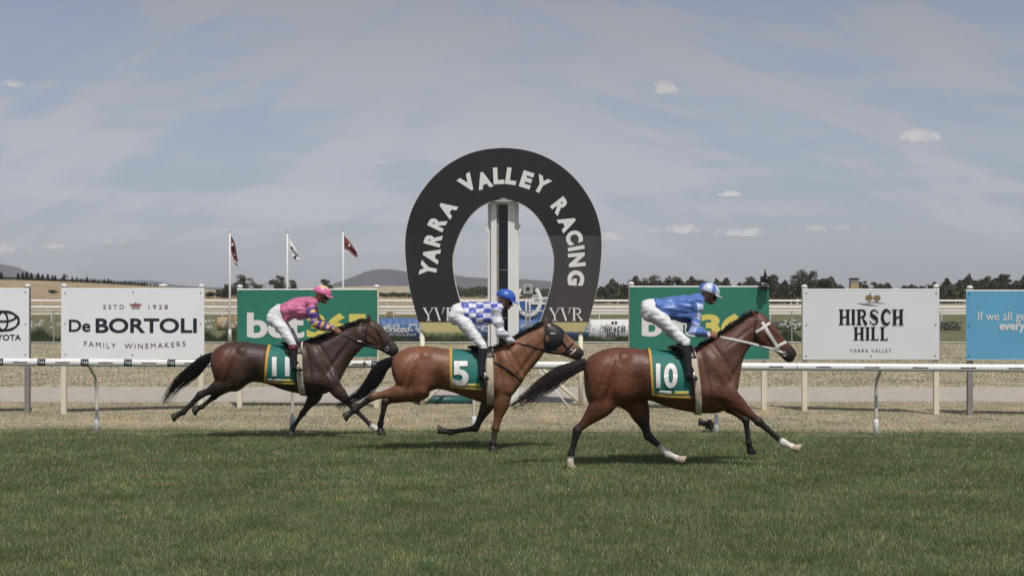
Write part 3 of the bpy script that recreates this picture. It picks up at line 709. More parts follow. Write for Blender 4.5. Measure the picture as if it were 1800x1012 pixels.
# ------------------------------------------------------------------ running rail
def rail():
    a = Vector((X_(-60, 22.22), 22.22, 1.128)); b = Vector((X_(1860, 21.58), 21.58, 1.058))
    t = thing('running_rail', 'white plastic running rail on curved legs along the straight', 'rail', (0, 21.9, 0))
    pt = lambda px: a + (b-a) * ((px+60)/1920)
    def ptx(px):   # point on the rail seen in column px
        k = (px-900)/F; d = b-a; s = (k*a.y - a.x)/(d.x - k*d.y); return a + d*s
    r = .0585
    pts = [ptx(px) for px in range(-60, 1861, 40)]
    MB().tube(pts, [(r, r*.72)] * len(pts), 20, lat=(0, 1, 0)).build('rail_tube', M['rail'], t, True)
    for px in (410, 905, 1400, -40):
        p = ptx(px); q = ptx(px+1.6)
        MB().tube([p, q], [(r*1.015, r*.74)]*2, 20, lat=(0, 1, 0)).build('rail_joint', M['galv'], t, True)
    d = (b-a).normalized()
    def wrap(px0, px1, k0, k1, off, seg=6):
        p, q = ptx(px0), ptx(px1); v = []; f = []
        for i in range(seg+1):
            an = k0 + (k1-k0)*i/seg
            o_ = Vector((0, -(r*.72+off)*cos(an), (r+off)*sin(an)))
            v += [p + o_, q + o_]
        for i in range(seg): f.append((2*i, 2*i+1, 2*i+3, 2*i+2))
        return v, f
    for px in (0, 74, 150, 226, 302, 378, 454, 530, 593, 660):
        v, f = wrap(px-7, px+7, -1.15, 1.15, .0015); dec = mk('sponsor_decal', v, f, M['navy'], t)
        tv, tf = text2d('TAB', .03)
        vv = []
        for x_, y_ in tv:
            p = ptx(px-5.5 + 11*x_); an = -.35 + .75*y_; vv.append(p + Vector((0, -(r*.72+.003)*cos(an), (r+.003)*sin(an))))
        mk('decal_lettering', vv, tf, M['letter_white'], dec)
    for px0, px1 in ((24, 50), (98, 124), (174, 200), (250, 276), (325, 350), (620, 648), (1002, 1026), (1351, 1376), (1434, 1460), (1519, 1545), (1603, 1630), (1687, 1714), (1771, 1797), (950, 960)):
        if px0 == 950: continue
        mb = MB(); n = 9
        for i in range(n):
                        x0 = px0 + (px1-px0)*i/n; v, f = wrap(x0, x0 + (px1-px0)/n*.995, -.14, .10 + rnd.random()*.09, .0015, 2); mb.add(v, f)
        mb.build('fine_print_strip', M['brown_ink'], t)
    for px, gy in ((170, 758), (514, 758), (833, 759), (1259, 762), (1540, 765), (-150, 756), (1870, 767)):
        Yg = gY(gy); base = Vector((X_(px, Yg), Yg, 0)); s_ = ptx(px); top = Vector((X_(px, s_.y) , s_.y, s_.z - r))
        # set-back gooseneck: the leg stands behind the rail and curves forward to it
        top = Vector((base.x, s_.y + .01, s_.z - r*.6))
        pts = [base + Vector((0, 0, -.2)), base + Vector((0, 0, .3)), base + Vector((0, 0, .62)), base.lerp(top, .14) + Vector((0, 0, .70)) , base.lerp(top, .45) + Vector((0, 0, .46)), base.lerp(top, .78) + Vector((0, 0, .20)), top]
        pts = [Vector(p) for p in spline([tuple(p) for p in pts], 4)]
        MB().tube(pts, .0265, 12, lat=(1, 0, 0)).build('curved_leg', M['rail_leg'], t, True)
        MB().tube([base + Vector((0, 0, -.05)), base + Vector((0, 0, .22)), base + Vector((0, 0, .25))], [.044, .042, .028], 12).build('leg_sleeve', M['white'], t, True)
rail()

# remote cameras
def remote_camera(name, label, base, h_bar):
    t = thing(name, label, 'camera', base)
    b = Vector(base)
    MB().box(b + Vector((-.03, -.05, .05)), b + Vector((.13, .05, .155))).build('camera_body', M['black_plastic'], t)
    MB().box(b + Vector((.0, -.03, .156)), b + Vector((.07, .03, .19))).build('viewfinder', M['black_plastic'], t)
    MB().tube([b + Vector((-.03, 0, .12)), b + Vector((-.06, 0, .135)), b + Vector((-.10, 0, .15)), b + Vector((-.135, 0, .155))], [.045, .045, .05, .065], 16).build('lens', M['black_plastic'], t, True)
    for dx, dy in ((-.05, -.06), (.12, -.05), (.04, .08)):
        MB().tube([b + Vector((.04, 0, .05)), b + Vector((.04+dx, dy, 0))], .008, 6).build('tripod_leg', M['black_plastic'], t)
    MB().tube([b + Vector((.12, 0, .12)), b + Vector((.15, 0, .19)), b + Vector((.14, 0, .24)), b + Vector((.16, 0, .30))], [.02, .03, .028, .006], 8).build('aerial', M['black_plastic'], t, True)
q = P(1243, 757, 22.6); remote_camera('remote_camera', 'black remote camera on a low tripod on the turf beside a rail leg', (q.x, 22.6, 0), 0)
def board_camera():
    Y0 = 26.6; c = P(1345, 508, Y0); t = thing('clamped_camera', 'black camera clamped on top of the green board corner', 'camera', (c.x, c.y-.02, c.z+.02))
    b = wloc(t)
    MB().box(b + Vector((-.085, -.05, .10)), b + Vector((.085, .07, .22))).build('camera_body', M['black_plastic'], t)
    MB().tube([b + Vector((0, -.05, .16)), b + Vector((0, -.16, .15))], [.05, .055], 16).build('lens', M['black_plastic'], t, True)
    MB().tube([b + Vector((0, .0, .22)), b + Vector((-.005, 0, .27)), b + Vector((-.005, 0, .36))], [.035, .022, .008], 10).build('aerial', M['black_plastic'], t, True)
    for s_ in (-1, 1): MB().tube([b + Vector((s_*.08, .0, .16)), b + Vector((s_*.085, 0, .02))], .010, 8).build('bracket', M['black_plastic'], t)
    MB().box(b + Vector((-.11, -.025, -.035)), b + Vector((.09, .02, .03))).build('clamp', M['black_plastic'], t)
    MB().ell(b + Vector((0, 0, .06)), (.03, .03, .04)).build('ball_head', M['galv'], t, True)
board_camera()

# ------------------------------------------------------------------ chain-link fence and what stands by it
YF = 62.0
def fence():
    t = thing('chain_link_fence', 'long galvanised chain-link fence across the field behind the boards', 'fence', (0, YF, 0))
    x0, x1 = X_(-40, YF), X_(1840, YF); zt = CH - (546.5-HOR)/F*YF; zb = .04
    mb = MB(); pitch = .145; h = zt - zb; n = int((x1-x0)/pitch); w = .0042
    for i in range(-int(h/pitch), n):
        for s_ in (1, -1):
            xa = x0 + i*pitch; xb = xa + s_*h
            if s_ < 0: xa += h; xb += h
            y = YF - .01 + s_*.003
            mb.add([(xa-w, y, zb), (xa+w, y, zb), (xb+w, y, zt), (xb-w, y, zt)], [(0, 1, 2, 3)])
    mb.build('chain_link_mesh', M['wire'], t)
    MB().tube([(x0, YF, zt), (x1, YF, zt)], .028, 8).build('top_rail', M['galv'], t)
    MB().tube([(x0, YF, zb+.02), (x1, YF, zb+.02)], .025, 8).build('bottom_rail', M['galv'], t)
    for px in (94, 353.6, 613, 873, 1132, 1392, 1651.6):
        MB().tube([(X_(px, YF), YF+.03, -.2), (X_(px, YF), YF+.03, zt+.03)], .03, 8).build('fence_post', M['galv'], t)
fence()
M['flag_maroon'] = mat('maroon_flag', (.10, .022, .035), .7, .25, 6)
M['flag_white'] = mat('white_flag', (.55, .55, .54), .7, .1, 6)
M['flag_red'] = mat('dark_red_flag', (.13, .030, .028), .7, .25, 6)
def flagpole(px, pyt, lab, fl_label, m, shape, accents):
    Y = 61.0; x = X_(px, Y); zt = CH - (pyt-HOR)/F*Y
    t = thing('flagpole', lab, 'flagpole', (x, Y, 0), 'three white flagpoles behind the boards')
    MB().tube([(x, Y, -.2), (x, Y, 2.6), (x, Y, zt)], [.055, .045, .03], 10).build('pole', M['white'], t, True)
    MB().tube([(x, Y, 0), (x, Y, .66)], .085, 10).build('sleeve', M['galv'], t, True)
    MB().ell((x, Y, zt+.04), (.05, .05, .05)).build('finial', M['galv'], t, True)
    # drooping cloth: (along, down) outline in photo pixels, with folds across the depth
    v = []; f = []; nu, nv = 14, 12
    for i in range(nu+1):
        u = i/nu; top = np.interp(u, [0, .5, 1], [0, 1, 2]); 
        a = [np.interp(u, [0, .33, .66, 1], [s[0] for s in shape]), np.interp(u, [0, .33, .66, 1], [s[1] for s in shape]), np.interp(u, [0, .33, .66, 1], [s[2] for s in shape])]
        for j in range(nv+1):
            w = j/nv; q = P(px + a[0], a[1]*(1-w) + a[2]*w, Y)
            q.y += .10*sin(w*9 + u*5)*u; q.x += .035*sin(w*11 + u*3)*u; v.append(q)
    for i in range(nu):
        for j in range(nv): k = i*(nv+1)+j; f.append((k, k+1, k+nv+2, k+nv+1))
    fo = mk('flag', v, f, m, t, True); sm = fo.modifiers.new('s', 'SOLIDIFY'); sm.thickness = .006
    for (i, j, sz) in accents:
        k = i*(nv+1)+j; c = v[k] + Vector((0, -.06, 0))
        MB().ell(c, (sz, .01, sz*1.2), 8, 6).build('flag_badge', M['flag_white'] if m is not M['flag_white'] else M['navy'], fo, True)
flagpole(404, 409, 'leftmost white flagpole with a limp maroon flag', '', M['flag_maroon'], [(2, 414, 440), (6, 421, 452), (10, 436, 466), (13, 450, 468)], [(4, 4, .05), (8, 6, .05), (11, 9, .04)])
flagpole(505, 409, 'middle white flagpole with a white flag', '', M['flag_white'], [(2, 417, 440), (8, 426, 448), (14, 437, 456), (20, 448, 462)], [(5, 5, .05), (10, 9, .06)])
flagpole(603, 406, 'white flagpole nearest the ring with a dark red flag', '', M['flag_red'], [(2, 414, 437), (10, 423, 440), (17, 433, 448), (25, 445, 455)], [(6, 4, .05)])

def banner(name, label, px0, px1, py0, py1, Y, m):
    pl = Plane(px0, Y, px1, Y)
    a, b, c, d = pl.at(px0, py1), pl.at(px1, py1), pl.at(px1, py0), pl.at(px0, py0)
    cx = (a.x+b.x)/2
    t = thing(name, label, 'banner', (cx, Y, 0), 'banners hung behind the chain-link fence')
    n = 24; v = []
    for k in range(n+1):
        for z in (a.z, d.z):
            x = a.x + (b.x-a.x)*k/n; v.append((x, Y + .012*sin(k*1.7), z))
    f = [(2*k, 2*k+2, 2*k+3, 2*k+1) for k in range(n)]
    o = mk('banner_cloth', v, f, m, t, True); s_ = o.modifiers.new('s', 'SOLIDIFY'); s_.thickness = .01
    for px in (px0, px1):
        x = X_(px, Y); MB().tube([(x, Y+.03, -.1), (x, Y+.03, d.z+.03)], .03, 8).build('banner_post', M['white'], t)
    return t, pl
YB = 64.2
t, pl = banner('fence_banner', 'blue banner with white script on the fence left of the ring', 664, 737, 559, 600, YB, M['bannerblue'])
write(pl, 'United', 675, 572, 722, 584, M['letter_white'], t, .02, shear=.35, off=.03)
write(pl, 'PETROLEUM', 684, 586, 731, 590, M['letter_white'], t, .0, shear=.2, off=.03)
M['picture'] = mat('leafy_picture_print', (.20, .32, .08), .6, 0, 3.2, vcol=(.62, .62, .36), detail=8)
t, pl = banner('fence_banner', 'pale green leafy picture banner under the ring, left of the mirror column', 739, 833, 560, 600, YB, M['picture'])
t, pl = banner('fence_banner', 'plain blue banner on the fence behind the middle jockey', 835, 1035, 562, 600, YB+.05, M['bannerblue'])
t, pl = banner('fence_banner', 'white banner with black serif letters on the fence right of the ring', 1037, 1120, 561, 604, YB, M['bannerwhite'])
serif(pl, 'HIRSCH', 1059, 573, 1099, 582.5, M['black'], t, {'I': .42}, .1, .3, .1, off=.03)
serif(pl, 'HILL', 1067, 584, 1091, 592, M['black'], t, {'I': .45, 'L': .8}, .12, .3, .1, off=.03)
polys(pl, [tree_icon(1077, 566.5, 2.6, 0), tree_icon(1083, 566.5, 2.6, 2)], M['brown_ink'], t, 'tree_emblem', .03)
def shoe_sign():
    Y = 65.0; t = thing('horseshoe_sign', 'white horseshoe on a blue shield standing behind the fence by the column', 'sign', (X_(935, Y), Y, 0))
    pl = Plane(900, Y, 1000, Y)
    sh = [(913, 530), (921, 528), (930, 533), (943, 531), (957, 529), (972, 532), (980, 548), (978, 572), (966, 590), (948, 604), (930, 596), (916, 578), (911, 552)]
    v = [pl.at(x, y) for x, y in sh]; n = len(v); v += [q + Vector((0, .05, 0)) for q in v]
    mk('shield', v, [tuple(range(n)), tuple(range(2*n-1, n-1, -1))] + [(i, (i+1) % n, n+(i+1) % n, n+i) for i in range(n)], M['bannerblue'], t)
    w = [pl.at(x, y, .04) for x, y in ([(913, 508)] + arc(929, 533, 19, 21, 205-25, -25, 26)[0:0] + [tuple(p) for p in spline([(914, 508), (909, 525), (912, 543), (922, 553), (934, 554), (945, 546), (950, 530), (947, 517), (942, 508)], 5)][1:])]
    MB().tube(w, [(.10, .04)] * len(w), 8, lat=(0, 1, 0)).build('horseshoe', M['letter_white'], t, True)
    a, b = pl.at(934, 522, .06), pl.at(968, 535, .06)
    MB().box((a.x, a.y+.0, b.z), (b.x, a.y+.03, a.z)).build('name_plate', M['letter_white'], t)
    write(pl, 'ITCHES', 940, 525, 964, 531.5, M['navy'], t, .02, off=.07)
    for x in (919, 948): q = P(x, 600, Y); MB().tube([(q.x, Y+.1, -.1), (q.x, Y+.1, 1.6)], .05, 8).build('post', M['white'], t)
shoe_sign()
def speaker_pole():
    Y = 61.2; x = X_(927.5, Y); t = thing('speaker_pole', 'grey loudspeaker box on a pole right of the mirror column', 'speaker pole', (x, Y, 0))
    zt = CH - (516-HOR)/F*Y
    for dx in (-.07, .09): MB().tube([(x+dx, Y, -.1), (x+dx, Y, zt)], .045, 8).build('pole', M['galv'], t, True)
    z0 = CH - (516-HOR)/F*Y; z1 = CH - (499-HOR)/F*Y
    MB().box((x-.20, Y-.15, z0), (x+.22, Y+.15, z1)).build('speaker_box', M['galv'], t)
    MB().tube([(x+.01, Y-.151, (z0+z1)/2), (x+.01, Y-.17, (z0+z1)/2)], [.12, .12], 20).build('speaker_rim', M['grey_post'], t)
    MB().tube([(x+.01, Y-.1705, (z0+z1)/2), (x+.01, Y-.175, (z0+z1)/2)], [.07, .07], 20).build('speaker_cone', M['black'], t)
    zz = CH - (519.5-HOR)/F*Y; MB().tube([(x-.45, Y, zz), (x+.45, Y, zz)], .03, 8).build('cross_bar', M['galv'], t)
speaker_pole()
def bale(px, Y, d, L_, side, lab):
    x = X_(px, Y); t = thing('hay_bale', lab, 'hay bale', (x, Y, 0), 'round hay bales in the infield')
    r = d/2; ax = Vector((1, 0, 0)) if side else Vector((.25, 1, 0)).normalized(); c = Vector((x, Y, r))
    pts = [c + ax*L_*k for k in (-.5, -.47, -.2, .2, .47, .5)]
    mb = MB().tube(pts, [r*.94, r, r*1.01, r*.99, r, r*.94], 28, lat=(0, 0, 1))
    mb.v = [q + Vector((0, 0, 0)) + (q-c).normalized()*.02*fbm(q.x*4, q.z*4, q.y, 1) for q in mb.v]
    mb.build('bale_roll', M['bale'], t, True)
    w = [c + ax*(-L_*.505) + (Vector((0, 1, 0)) if side else Vector((1, -.25, 0)).normalized())*(r*.85*(1-i/60))*cos(i*.42) + Vector((0, 0, 1))*(r*.85*(1-i/60))*sin(i*.42) for i in range(56)]
    MB().tube(w, .012, 5).build('spiral_edge', M['bale'], t)
bale(392, 84, .78, .62, True, 'hay bale seen side on, left of the first flagpole')
bale(415, 85, .82, .7, False, 'hay bale seen end on, right of the first flagpole')
bale(687, 128, .62, .6, False, 'far orange hay bale above the blue script banner')
def hedge():
    t = MB(); g = random.Random(5)
    for i in range(2600):
        x = g.uniform(X_(1350, 84), X_(1688, 84)); y = g.uniform(83.6, 84.6); z = g.uniform(0, .5); s_ = .06
        a = g.uniform(0, 6.28); b = g.uniform(-1, 1); u = Vector((cos(a), sin(a), b))*s_; w = Vector((-sin(a), cos(a), .6))*s_
        c = Vector((x, y, z)); t.add([c-u, c+w, c+u, c-w], [(0, 1, 2, 3)])
    M['greyhedge'] = leafmat('grey_hedge_leaves', (.08, .08, .08), (.14, .14, .14), 3)
    tag(t.build('clipped_hedge', M['greyhedge'], None, origin=(X_(1520, 84), 84, 0)), 'low clipped grey hedge running behind the gold tree board', 'hedge')
hedge()
def flower_bed():
    g = random.Random(11); lv = MB(); fl = MB()
    spans = [(-20, 425, 1.0), (655, 1115, .45), (1370, 1412, .9)]
    for a, b, hs in spans:
        n = int((b-a)*9)
        for i in range(n):
            px = g.uniform(a, b); Y = g.uniform(62.5, 63.9); x = X_(px, Y); h = g.uniform(.3, .75)*hs*(.75+.35*sin(px*.11)); ln = g.uniform(-.25, .25); w = g.uniform(.014, .03)
            lv.add([(x-w, Y, 0), (x+w, Y, 0), (x+ln*.5+w*.7, Y, h*.6), (x+ln, Y+.05, h)], [(0, 1, 2, 3)])
        for i in range(int((b-a)*.34)):
            px = g.uniform(a, b); Y = g.uniform(62.3, 63.4); x = X_(px, Y); h = g.uniform(.65, 1.0)*(.8 if hs < .7 else 1)
            lv.add([(x-.006, Y, 0), (x+.006, Y, 0), (x+.05, Y, h)], [(0, 1, 2)])
            for k in range(14):
                d = Vector((g.gauss(0, 1), g.gauss(0, 1), g.gauss(0, 1))).normalized()*g.uniform(.02, .075); c = Vector((x+.05, Y, h)) + d; s_ = .016
                fl.add([c+Vector((-s_, 0, -s_)), c+Vector((s_, 0, -s_)), c+Vector((s_, .01, s_)), c+Vector((-s_, .01, s_))], [(0, 1, 2, 3)])
    t = thing('flower_bed', 'strappy green flower bed with white blooms behind the chain-link fence', 'flower bed', (0, 63, 0)); t['kind'] = 'stuff'
    lv.build('bed_leaves', M['bed_leaf'], t); fl.build('bed_blooms', M['petal'], t)
flower_bed()

# far running rails round the course
def far_rail(Y, z, r, label, gap=3.0, px0=-30, px1=1830):
    t = thing('far_rail', label, 'rail', (0, Y, 0), 'far white rails round the course')
    x0, x1 = X_(px0, Y), X_(px1, Y)
    MB().tube([(x0, Y, z), (x1, Y, z)], r, 8).build('rail_tube', M['rail'], t)
    mb = MB(); x = x0
    while x < x1: mb.box((x-.03, Y-.03, -.05), (x+.03, Y+.03, z)); x += gap
    o = mb.build('rail_legs', M['white'], t); o['kind'] = 'stuff'
far_rail(108, 1.12, .085, 'white far rail at the near side of the back straight', 2.6)
far_rail(197, 1.15, .13, 'white outer rail beyond the pale sand track', 4.0)

# ------------------------------------------------------------------ trees
def leafquads(mb, clumps, n, size, g):
    for i in range(n):
        c, r = clumps[g.randrange(len(clumps))]
        d = Vector((g.gauss(0, 1), g.gauss(0, 1), g.gauss(0, 1))).normalized() * (g.random() ** .45)
        p = Vector(c) + Vector((d.x*r[0], d.y*r[1], d.z*r[2]))
        a = Vector((g.gauss(0, 1), g.gauss(0, 1), g.gauss(0, .7))).normalized(); b = a.cross(Vector((g.gauss(0, 1), g.gauss(0, 1), g.gauss(0, 1)))).normalized()
        s_ = size * g.uniform(.5, 1.3)
        mb.add([p-a*s_, p+b*s_*.6, p+a*s_, p-b*s_*.6], [(0, 1, 2, 3)])
def gum_proto(seed, H=10., Wd=4.5, dark=False, leaf=.27):
    """unit data: trunk mesh + crown mesh, standing at the origin"""
    g = random.Random(seed); tr = MB(); cl = []
    fork = H * g.uniform(.22, .34)
    tr.tube([(0, 0, -.5), (.1, 0, fork*.5), (g.uniform(-.3, .3), 0, fork)], [.34, .27, .22], 7)
    nb = g.randint(5, 8)
    for k in range(nb):
        a = 2*pi*k/nb + g.uniform(-.4, .4); rr = Wd * g.uniform(.3, 1.0)*.8; zz = H*g.uniform(.42, .90) if k else H*.93
        if k == 0: rr *= .25
        e = Vector((rr*cos(a), rr*sin(a), zz)); m_ = e*.5 + Vector((0, 0, fork*.45)) + Vector((g.uniform(-.4, .4), 0, .2))
        tr.tube([(0, 0, fork*.9), m_, e], [.17, .11, .04], 6)
        for q in range(g.randint(3, 5)):
            o_ = Vector((g.uniform(-1, 1), g.uniform(-1, 1), g.uniform(-.8, .6)))*Wd*.34
            r0 = Wd*g.uniform(.24, .44); cl.append((e + o_, (r0, r0, r0*.62)))
        cl.append((m_ + Vector((0, 0, .3)), (Wd*.36, Wd*.36, Wd*.3)))
    cr = MB(); leafquads(cr, cl, 5200, leaf, g)
    return tr, cr
def conifer_proto(seed, H=5., Wd=1.4):
    g = random.Random(seed); tr = MB().tube([(0, 0, -.3), (0, 0, H*.9)], [.14, .03], 6); cr = MB()
    for i in range(1300):
        z = g.random()**.8; rr = (1-z)**.75 * Wd * (.75 + .3*sin(z*26 + seed)) * g.random()**.4; a = g.uniform(0, 6.283)
        p = Vector((rr*cos(a), rr*sin(a), H*(.06 + .94*z))); s_ = .16*g.uniform(.6, 1.3)
        u = Vector((cos(a), sin(a), -.4)).normalized()*s_; w = Vector((-sin(a), cos(a), g.uniform(-.4, .4)))*s_*.7
        cr.add([p-u, p+w, p+u*1.3, p-w], [(0, 1, 2, 3)])
    return tr, cr
protos = {}
def proto(kind, i):
    k = (kind, i)
    if k not in protos:
        if kind == 'conifer': tr, cr = conifer_proto(100+i); ml = M['conifer']
        elif kind == 'shrub':
            g = random.Random(300+i); tr = MB().tube([(0, 0, -.2), (0, 0, 1.2)], [.12, .05], 6); cr = MB()
            cl = [((g.uniform(-1.6, 1.6), g.uniform(-1, 1), g.uniform(.6, 1.9)), (1.0, 1.0, .75)) for _ in range(9)]
            leafquads(cr, cl, 1900, .16, g); ml = M['shrub']
        else: tr, cr = gum_proto(200+i, dark=kind == 'dark'); ml = M['gum_dark'] if kind == 'dark' else M['gum']
        def me(mb, m, n):
            q = bpy.data.meshes.new(n); q.from_pydata([tuple(a) for a in mb.v], [], mb.f); q.materials.append(m); q.update(); return q
        protos[k] = (me(tr, M['trunk'], kind + '_trunk'), me(cr, ml, kind + '_crown'))
    return protos[k]
def tree(kind, i, px, Y, ytop, label, name, group, wide=1.0, base=None, rot=0.):
    H0 = {'gum': 11.2, 'dark': 11.2, 'conifer': 5.0, 'shrub': 2.5}[kind]
    x = X_(px, Y); zb = ground_h(x, Y) if base is None else base; H = (CH - (ytop-HOR)/F*Y) - zb; s_ = H/H0
    t = thing(name, label, 'tree' if kind != 'shrub' else 'shrub', (x, Y, zb), group); t.rotation_euler.z = rot; t.scale = (s_*wide, s_*wide, s_)
    a, b = proto(kind, i)
    for nm, me in (('trunk', a), ('crown', b)):
        o = bpy.data.objects.new(nm, me); C.objects.link(o); o.parent = t
    return t
# gum trees right of the ring (column, top row)
G = 'gum trees lining the far side of the course'
RT = [(1078, 495, 'low gum just right of the ring'), (1112, 489, 'gum behind the left end of the right green board'), (1150, 481, 'tall gum with a wispy top above the right green board'), (1192, 486, 'round gum above the back of the blue jockey'),
      (1228, 489, 'gum directly behind the blue and white helmet'), (1262, 497, 'low gum right of the blue and white helmet'), (1318, 486, 'gum left of the clamped camera'), (1362, 480, 'broad gum right of the clamped camera'),
      (1392, 488, 'gum in the gap left of the gold tree board'), (1423, 474, 'tallest gum left of the gold tree board'), (1450, 486, 'gum just left of the far judges tower'), (1517, 493, 'gum above the middle left of the gold tree board'),
      (1540, 495, 'gum above the gold tree emblem'), (1592, 501, 'small isolated gum above the gold tree board'), (1633, 499, 'gum above the right corner of the gold tree board'), (1672, 500, 'gum in the gap between the gold tree and blue boards'),
      (1706, 490, 'spreading gum above the left corner of the blue board'), (1738, 484, 'dark gum above the blue board'), (1766, 480, 'tallest gum above the blue board'), (1796, 492, 'gum at the right edge of the picture')]
for k, (px, yt, lab) in enumerate(RT):
    tree('dark' if k % 3 == 1 or k > 15 else 'gum', k % 6, px, 330 + 13*((k*7) % 5), yt - 2, lab, 'gum_tree', G, wide=.95 if yt > 495 else 1.05, rot=k*1.3)
# left of the ring
for k, (px, yt, lab, Y, w) in enumerate([(425, 478, 'large gum right of the first flagpole', 300, 1.0), (398, 497, 'low gum left of the first flagpole', 320, .8), (452, 496, 'low gum between the first and second flagpoles', 330, .8), (490, 481, 'dark gum left of the second flagpole', 310, .85), (514, 489, 'gum just right of the second flagpole', 330, .8), (573, 487, 'round gum left of the third flagpole', 320, 1.0),
        (113, 480, 'round gum among the conifers on the left ridge', 425, .9)]):
    tree('gum' if k % 2 == 0 else 'dark', (k+2) % 6, px, Y, yt, lab, 'gum_tree', 'gum trees left of the ring', wide=w, rot=k*2.1)
# conifers along the left ridge
con = [(2, 480), (32, 482), (40, 481), (47, 480), (55, 482), (67, 482), (75, 484), (84, 484), (92, 486), (97, 486), (127, 488), (135, 489), (143, 492), (153, 488), (166, 492), (172, 494), (183, 492), (190, 491), (195, 494), (201, 496), (208, 497), (214, 497), (220, 495), (225, 497), (230, 496), (237, 498), (243, 498), (249, 498), (254, 497), (265, 500), (272, 500), (277, 501)]
for k, (px, yt) in enumerate(con):
    tree('conifer', k % 4, px, 432, yt - 2.5, ('stout dark conifer in the dense left part of the ridge row' if px < 110 else 'small pointed conifer in the spaced right part of the ridge row'), 'conifer_tree', 'conifer row along the left ridge', wide=1.9 if px < 100 else 1.35, rot=k)
shr = [(93, 333, 508, 'dark shrub on the brown hill left of the red crown board', 1.3), (375, 330, 512, 'dark shrub clump right of the red crown board', 1.4), (398, 335, 511, 'dark shrub left of the left green board', 1.3),
       (682, 420, 522, 'dark shrub clump on the pale slope left of the ring', 1.5), (700, 430, 519, 'tallest shrub on the pale slope left of the ring', 1.3), (668, 425, 524, 'small shrub by the corner of the left green board', 1.2),
       (702, 1150, 511, 'distant tree on the pale hillside left of the ring', 1.6), (716, 1150, 513, 'distant tree touching the left edge of the ring', 1.4),
       (812, 700, 508, 'bushy tree seen through the ring behind the middle jockey', 2.0), (832, 620, 502, 'tall bushy tree seen through the ring left of the column', 1.3), (850, 600, 505, 'bushy tree just left of the mirror column', 1.4), (960, 500, 507, 'bushy tree right of the speaker pole', 1.6), (918, 520, 507, 'bushy tree just right of the mirror column', 1.6), (940, 560, 505, 'bushy tree behind the horseshoe sign', 1.6)]
for k, (px, Y, yt, lab, w) in enumerate(shr): tree('shrub', k % 3, px, Y, yt, lab, 'leafy_shrub', 'dark shrubs on the far slopes', wide=w, rot=k)
def tree_belt():
    g = random.Random(77); mb = MB()
    spans = [(1040, 1830, 336, 350, 5.0, 34000), (880, 1060, 420, 440, 3.2, 2500), (790, 880, 520, 545, 4.6, 2500), (-20, 260, 438, 444, 1.0, 1800), (660, 740, 430, 440, 1.6, 900), (380, 620, 340, 350, 2.3, 3500), (1000, 1830, 285, 290, 1.5, 7000)]
    for a, b, y0, y1, h, n in spans:
        for i in range(n):
            px = g.uniform(a, b); Y = g.uniform(y0, y1); x = X_(px, Y); hh = h*(.8 + .35*noise.noise(Vector((px*.05, Y*.05, 0)))) * (float(np.interp(px, [1040, 1060, 1100, 1430, 1480, 1600, 1650, 1700], [.7, .9, 1.12, 1.15, .92, .78, 1.05, 1.25])) if h == 5.0 else 1); hh *= (1.0 + .16*sin(px*.13) + .1*sin(px*.31+1)) if h == 5.0 else 1; z = g.random()**.62*hh; p = Vector((x, Y, ground_h(x, Y) + z))
            u = Vector((g.gauss(0, 1), g.gauss(0, 1), g.gauss(0, 1))).normalized()*.3; w = u.cross(Vector((g.random(), g.random(), g.random()))).normalized()*.24
            mb.add([p-u, p+w, p+u, p-w], [(0, 1, 2, 3)])
    tag(mb.build('undergrowth', M['gum_dark']), 'dark scrubby undergrowth below the far trees', 'undergrowth', kind='stuff')
tree_belt()

def tower():
    Y = 300; x = X_(1501, Y); t = thing('judges_tower', 'small square viewing tower above the trees behind the gold tree board', 'tower', (x, Y, 0))
    z = lambda py: CH - (py-HOR)/F*Y
    for sx in (-.7, .7):
        for sy in (-.7, .7): MB().box((x+sx-.08, Y+sy-.08, -.1), (x+sx+.08, Y+sy+.08, z(507))).build('leg', M['grey_post'], t)
    MB().box((x-.85, Y-.85, z(507)), (x+.85, Y+.85, z(499))).build('cabin_base', M['bale'], t)
    MB().box((x-.8, Y-.8, z(499)), (x+.8, Y+.8, z(490))).build('cabin', M['grey_post'], t)
    MB().box((x-1.0, Y-1.0, z(490)), (x+1.0, Y+1.0, z(488.5))).build('roof', M['black_plastic'], t)
    MB().tube([(x+1.1, Y, z(507)), (x+1.6, Y, z(507))], .06, 6).build('walkway', M['galv'], t)
    MB().tube([(x+1.55, Y, -.1), (x+1.55, Y, z(502))], .05, 6).build('ladder', M['galv'], t)
tower()
def house():
    Y = 470; x = X_(287, Y); zb = ground_h(x, Y); t = thing('white_roofed_house', 'low white roofed house at the end of the conifer row', 'house', (x, Y, zb))
    MB().box((x-1.1, Y-1.0, zb), (x+1.1, Y+1.0, zb+.55)).build('wall', M['cream'], t)
    MB().add([(x-1.5, Y-1.2, zb+.55), (x+1.5, Y-1.2, zb+.55), (x+1.5, Y+1.2, zb+.55), (x-1.5, Y+1.2, zb+.55), (x-.7, Y, zb+1.15), (x+.7, Y, zb+1.15)], [(0, 1, 5, 4), (2, 3, 4, 5), (1, 2, 5), (3, 0, 4), (0, 3, 2, 1)]).build('roof', M['white'], t)
house()
for px, Y, yt, lab in ((1402, 230, 524, 'white utility pole left of the gold tree board'), (466, 260, 497, 'thin dark pole between the first two flagpoles')):
    x = X_(px, Y); z = CH - (yt-HOR)/F*Y; t = thing('utility_pole', lab, 'pole', (x, Y, 0)); m = M['white'] if px > 1000 else M['grey_post']
    MB().tube([(x, Y, -.2), (x, Y, z)], [.10, .07], 8).build('pole', m, t); MB().tube([(x-.45, Y, z-.3), (x+.45, Y, z-.3)], .05, 6).build('crossarm', m, t)

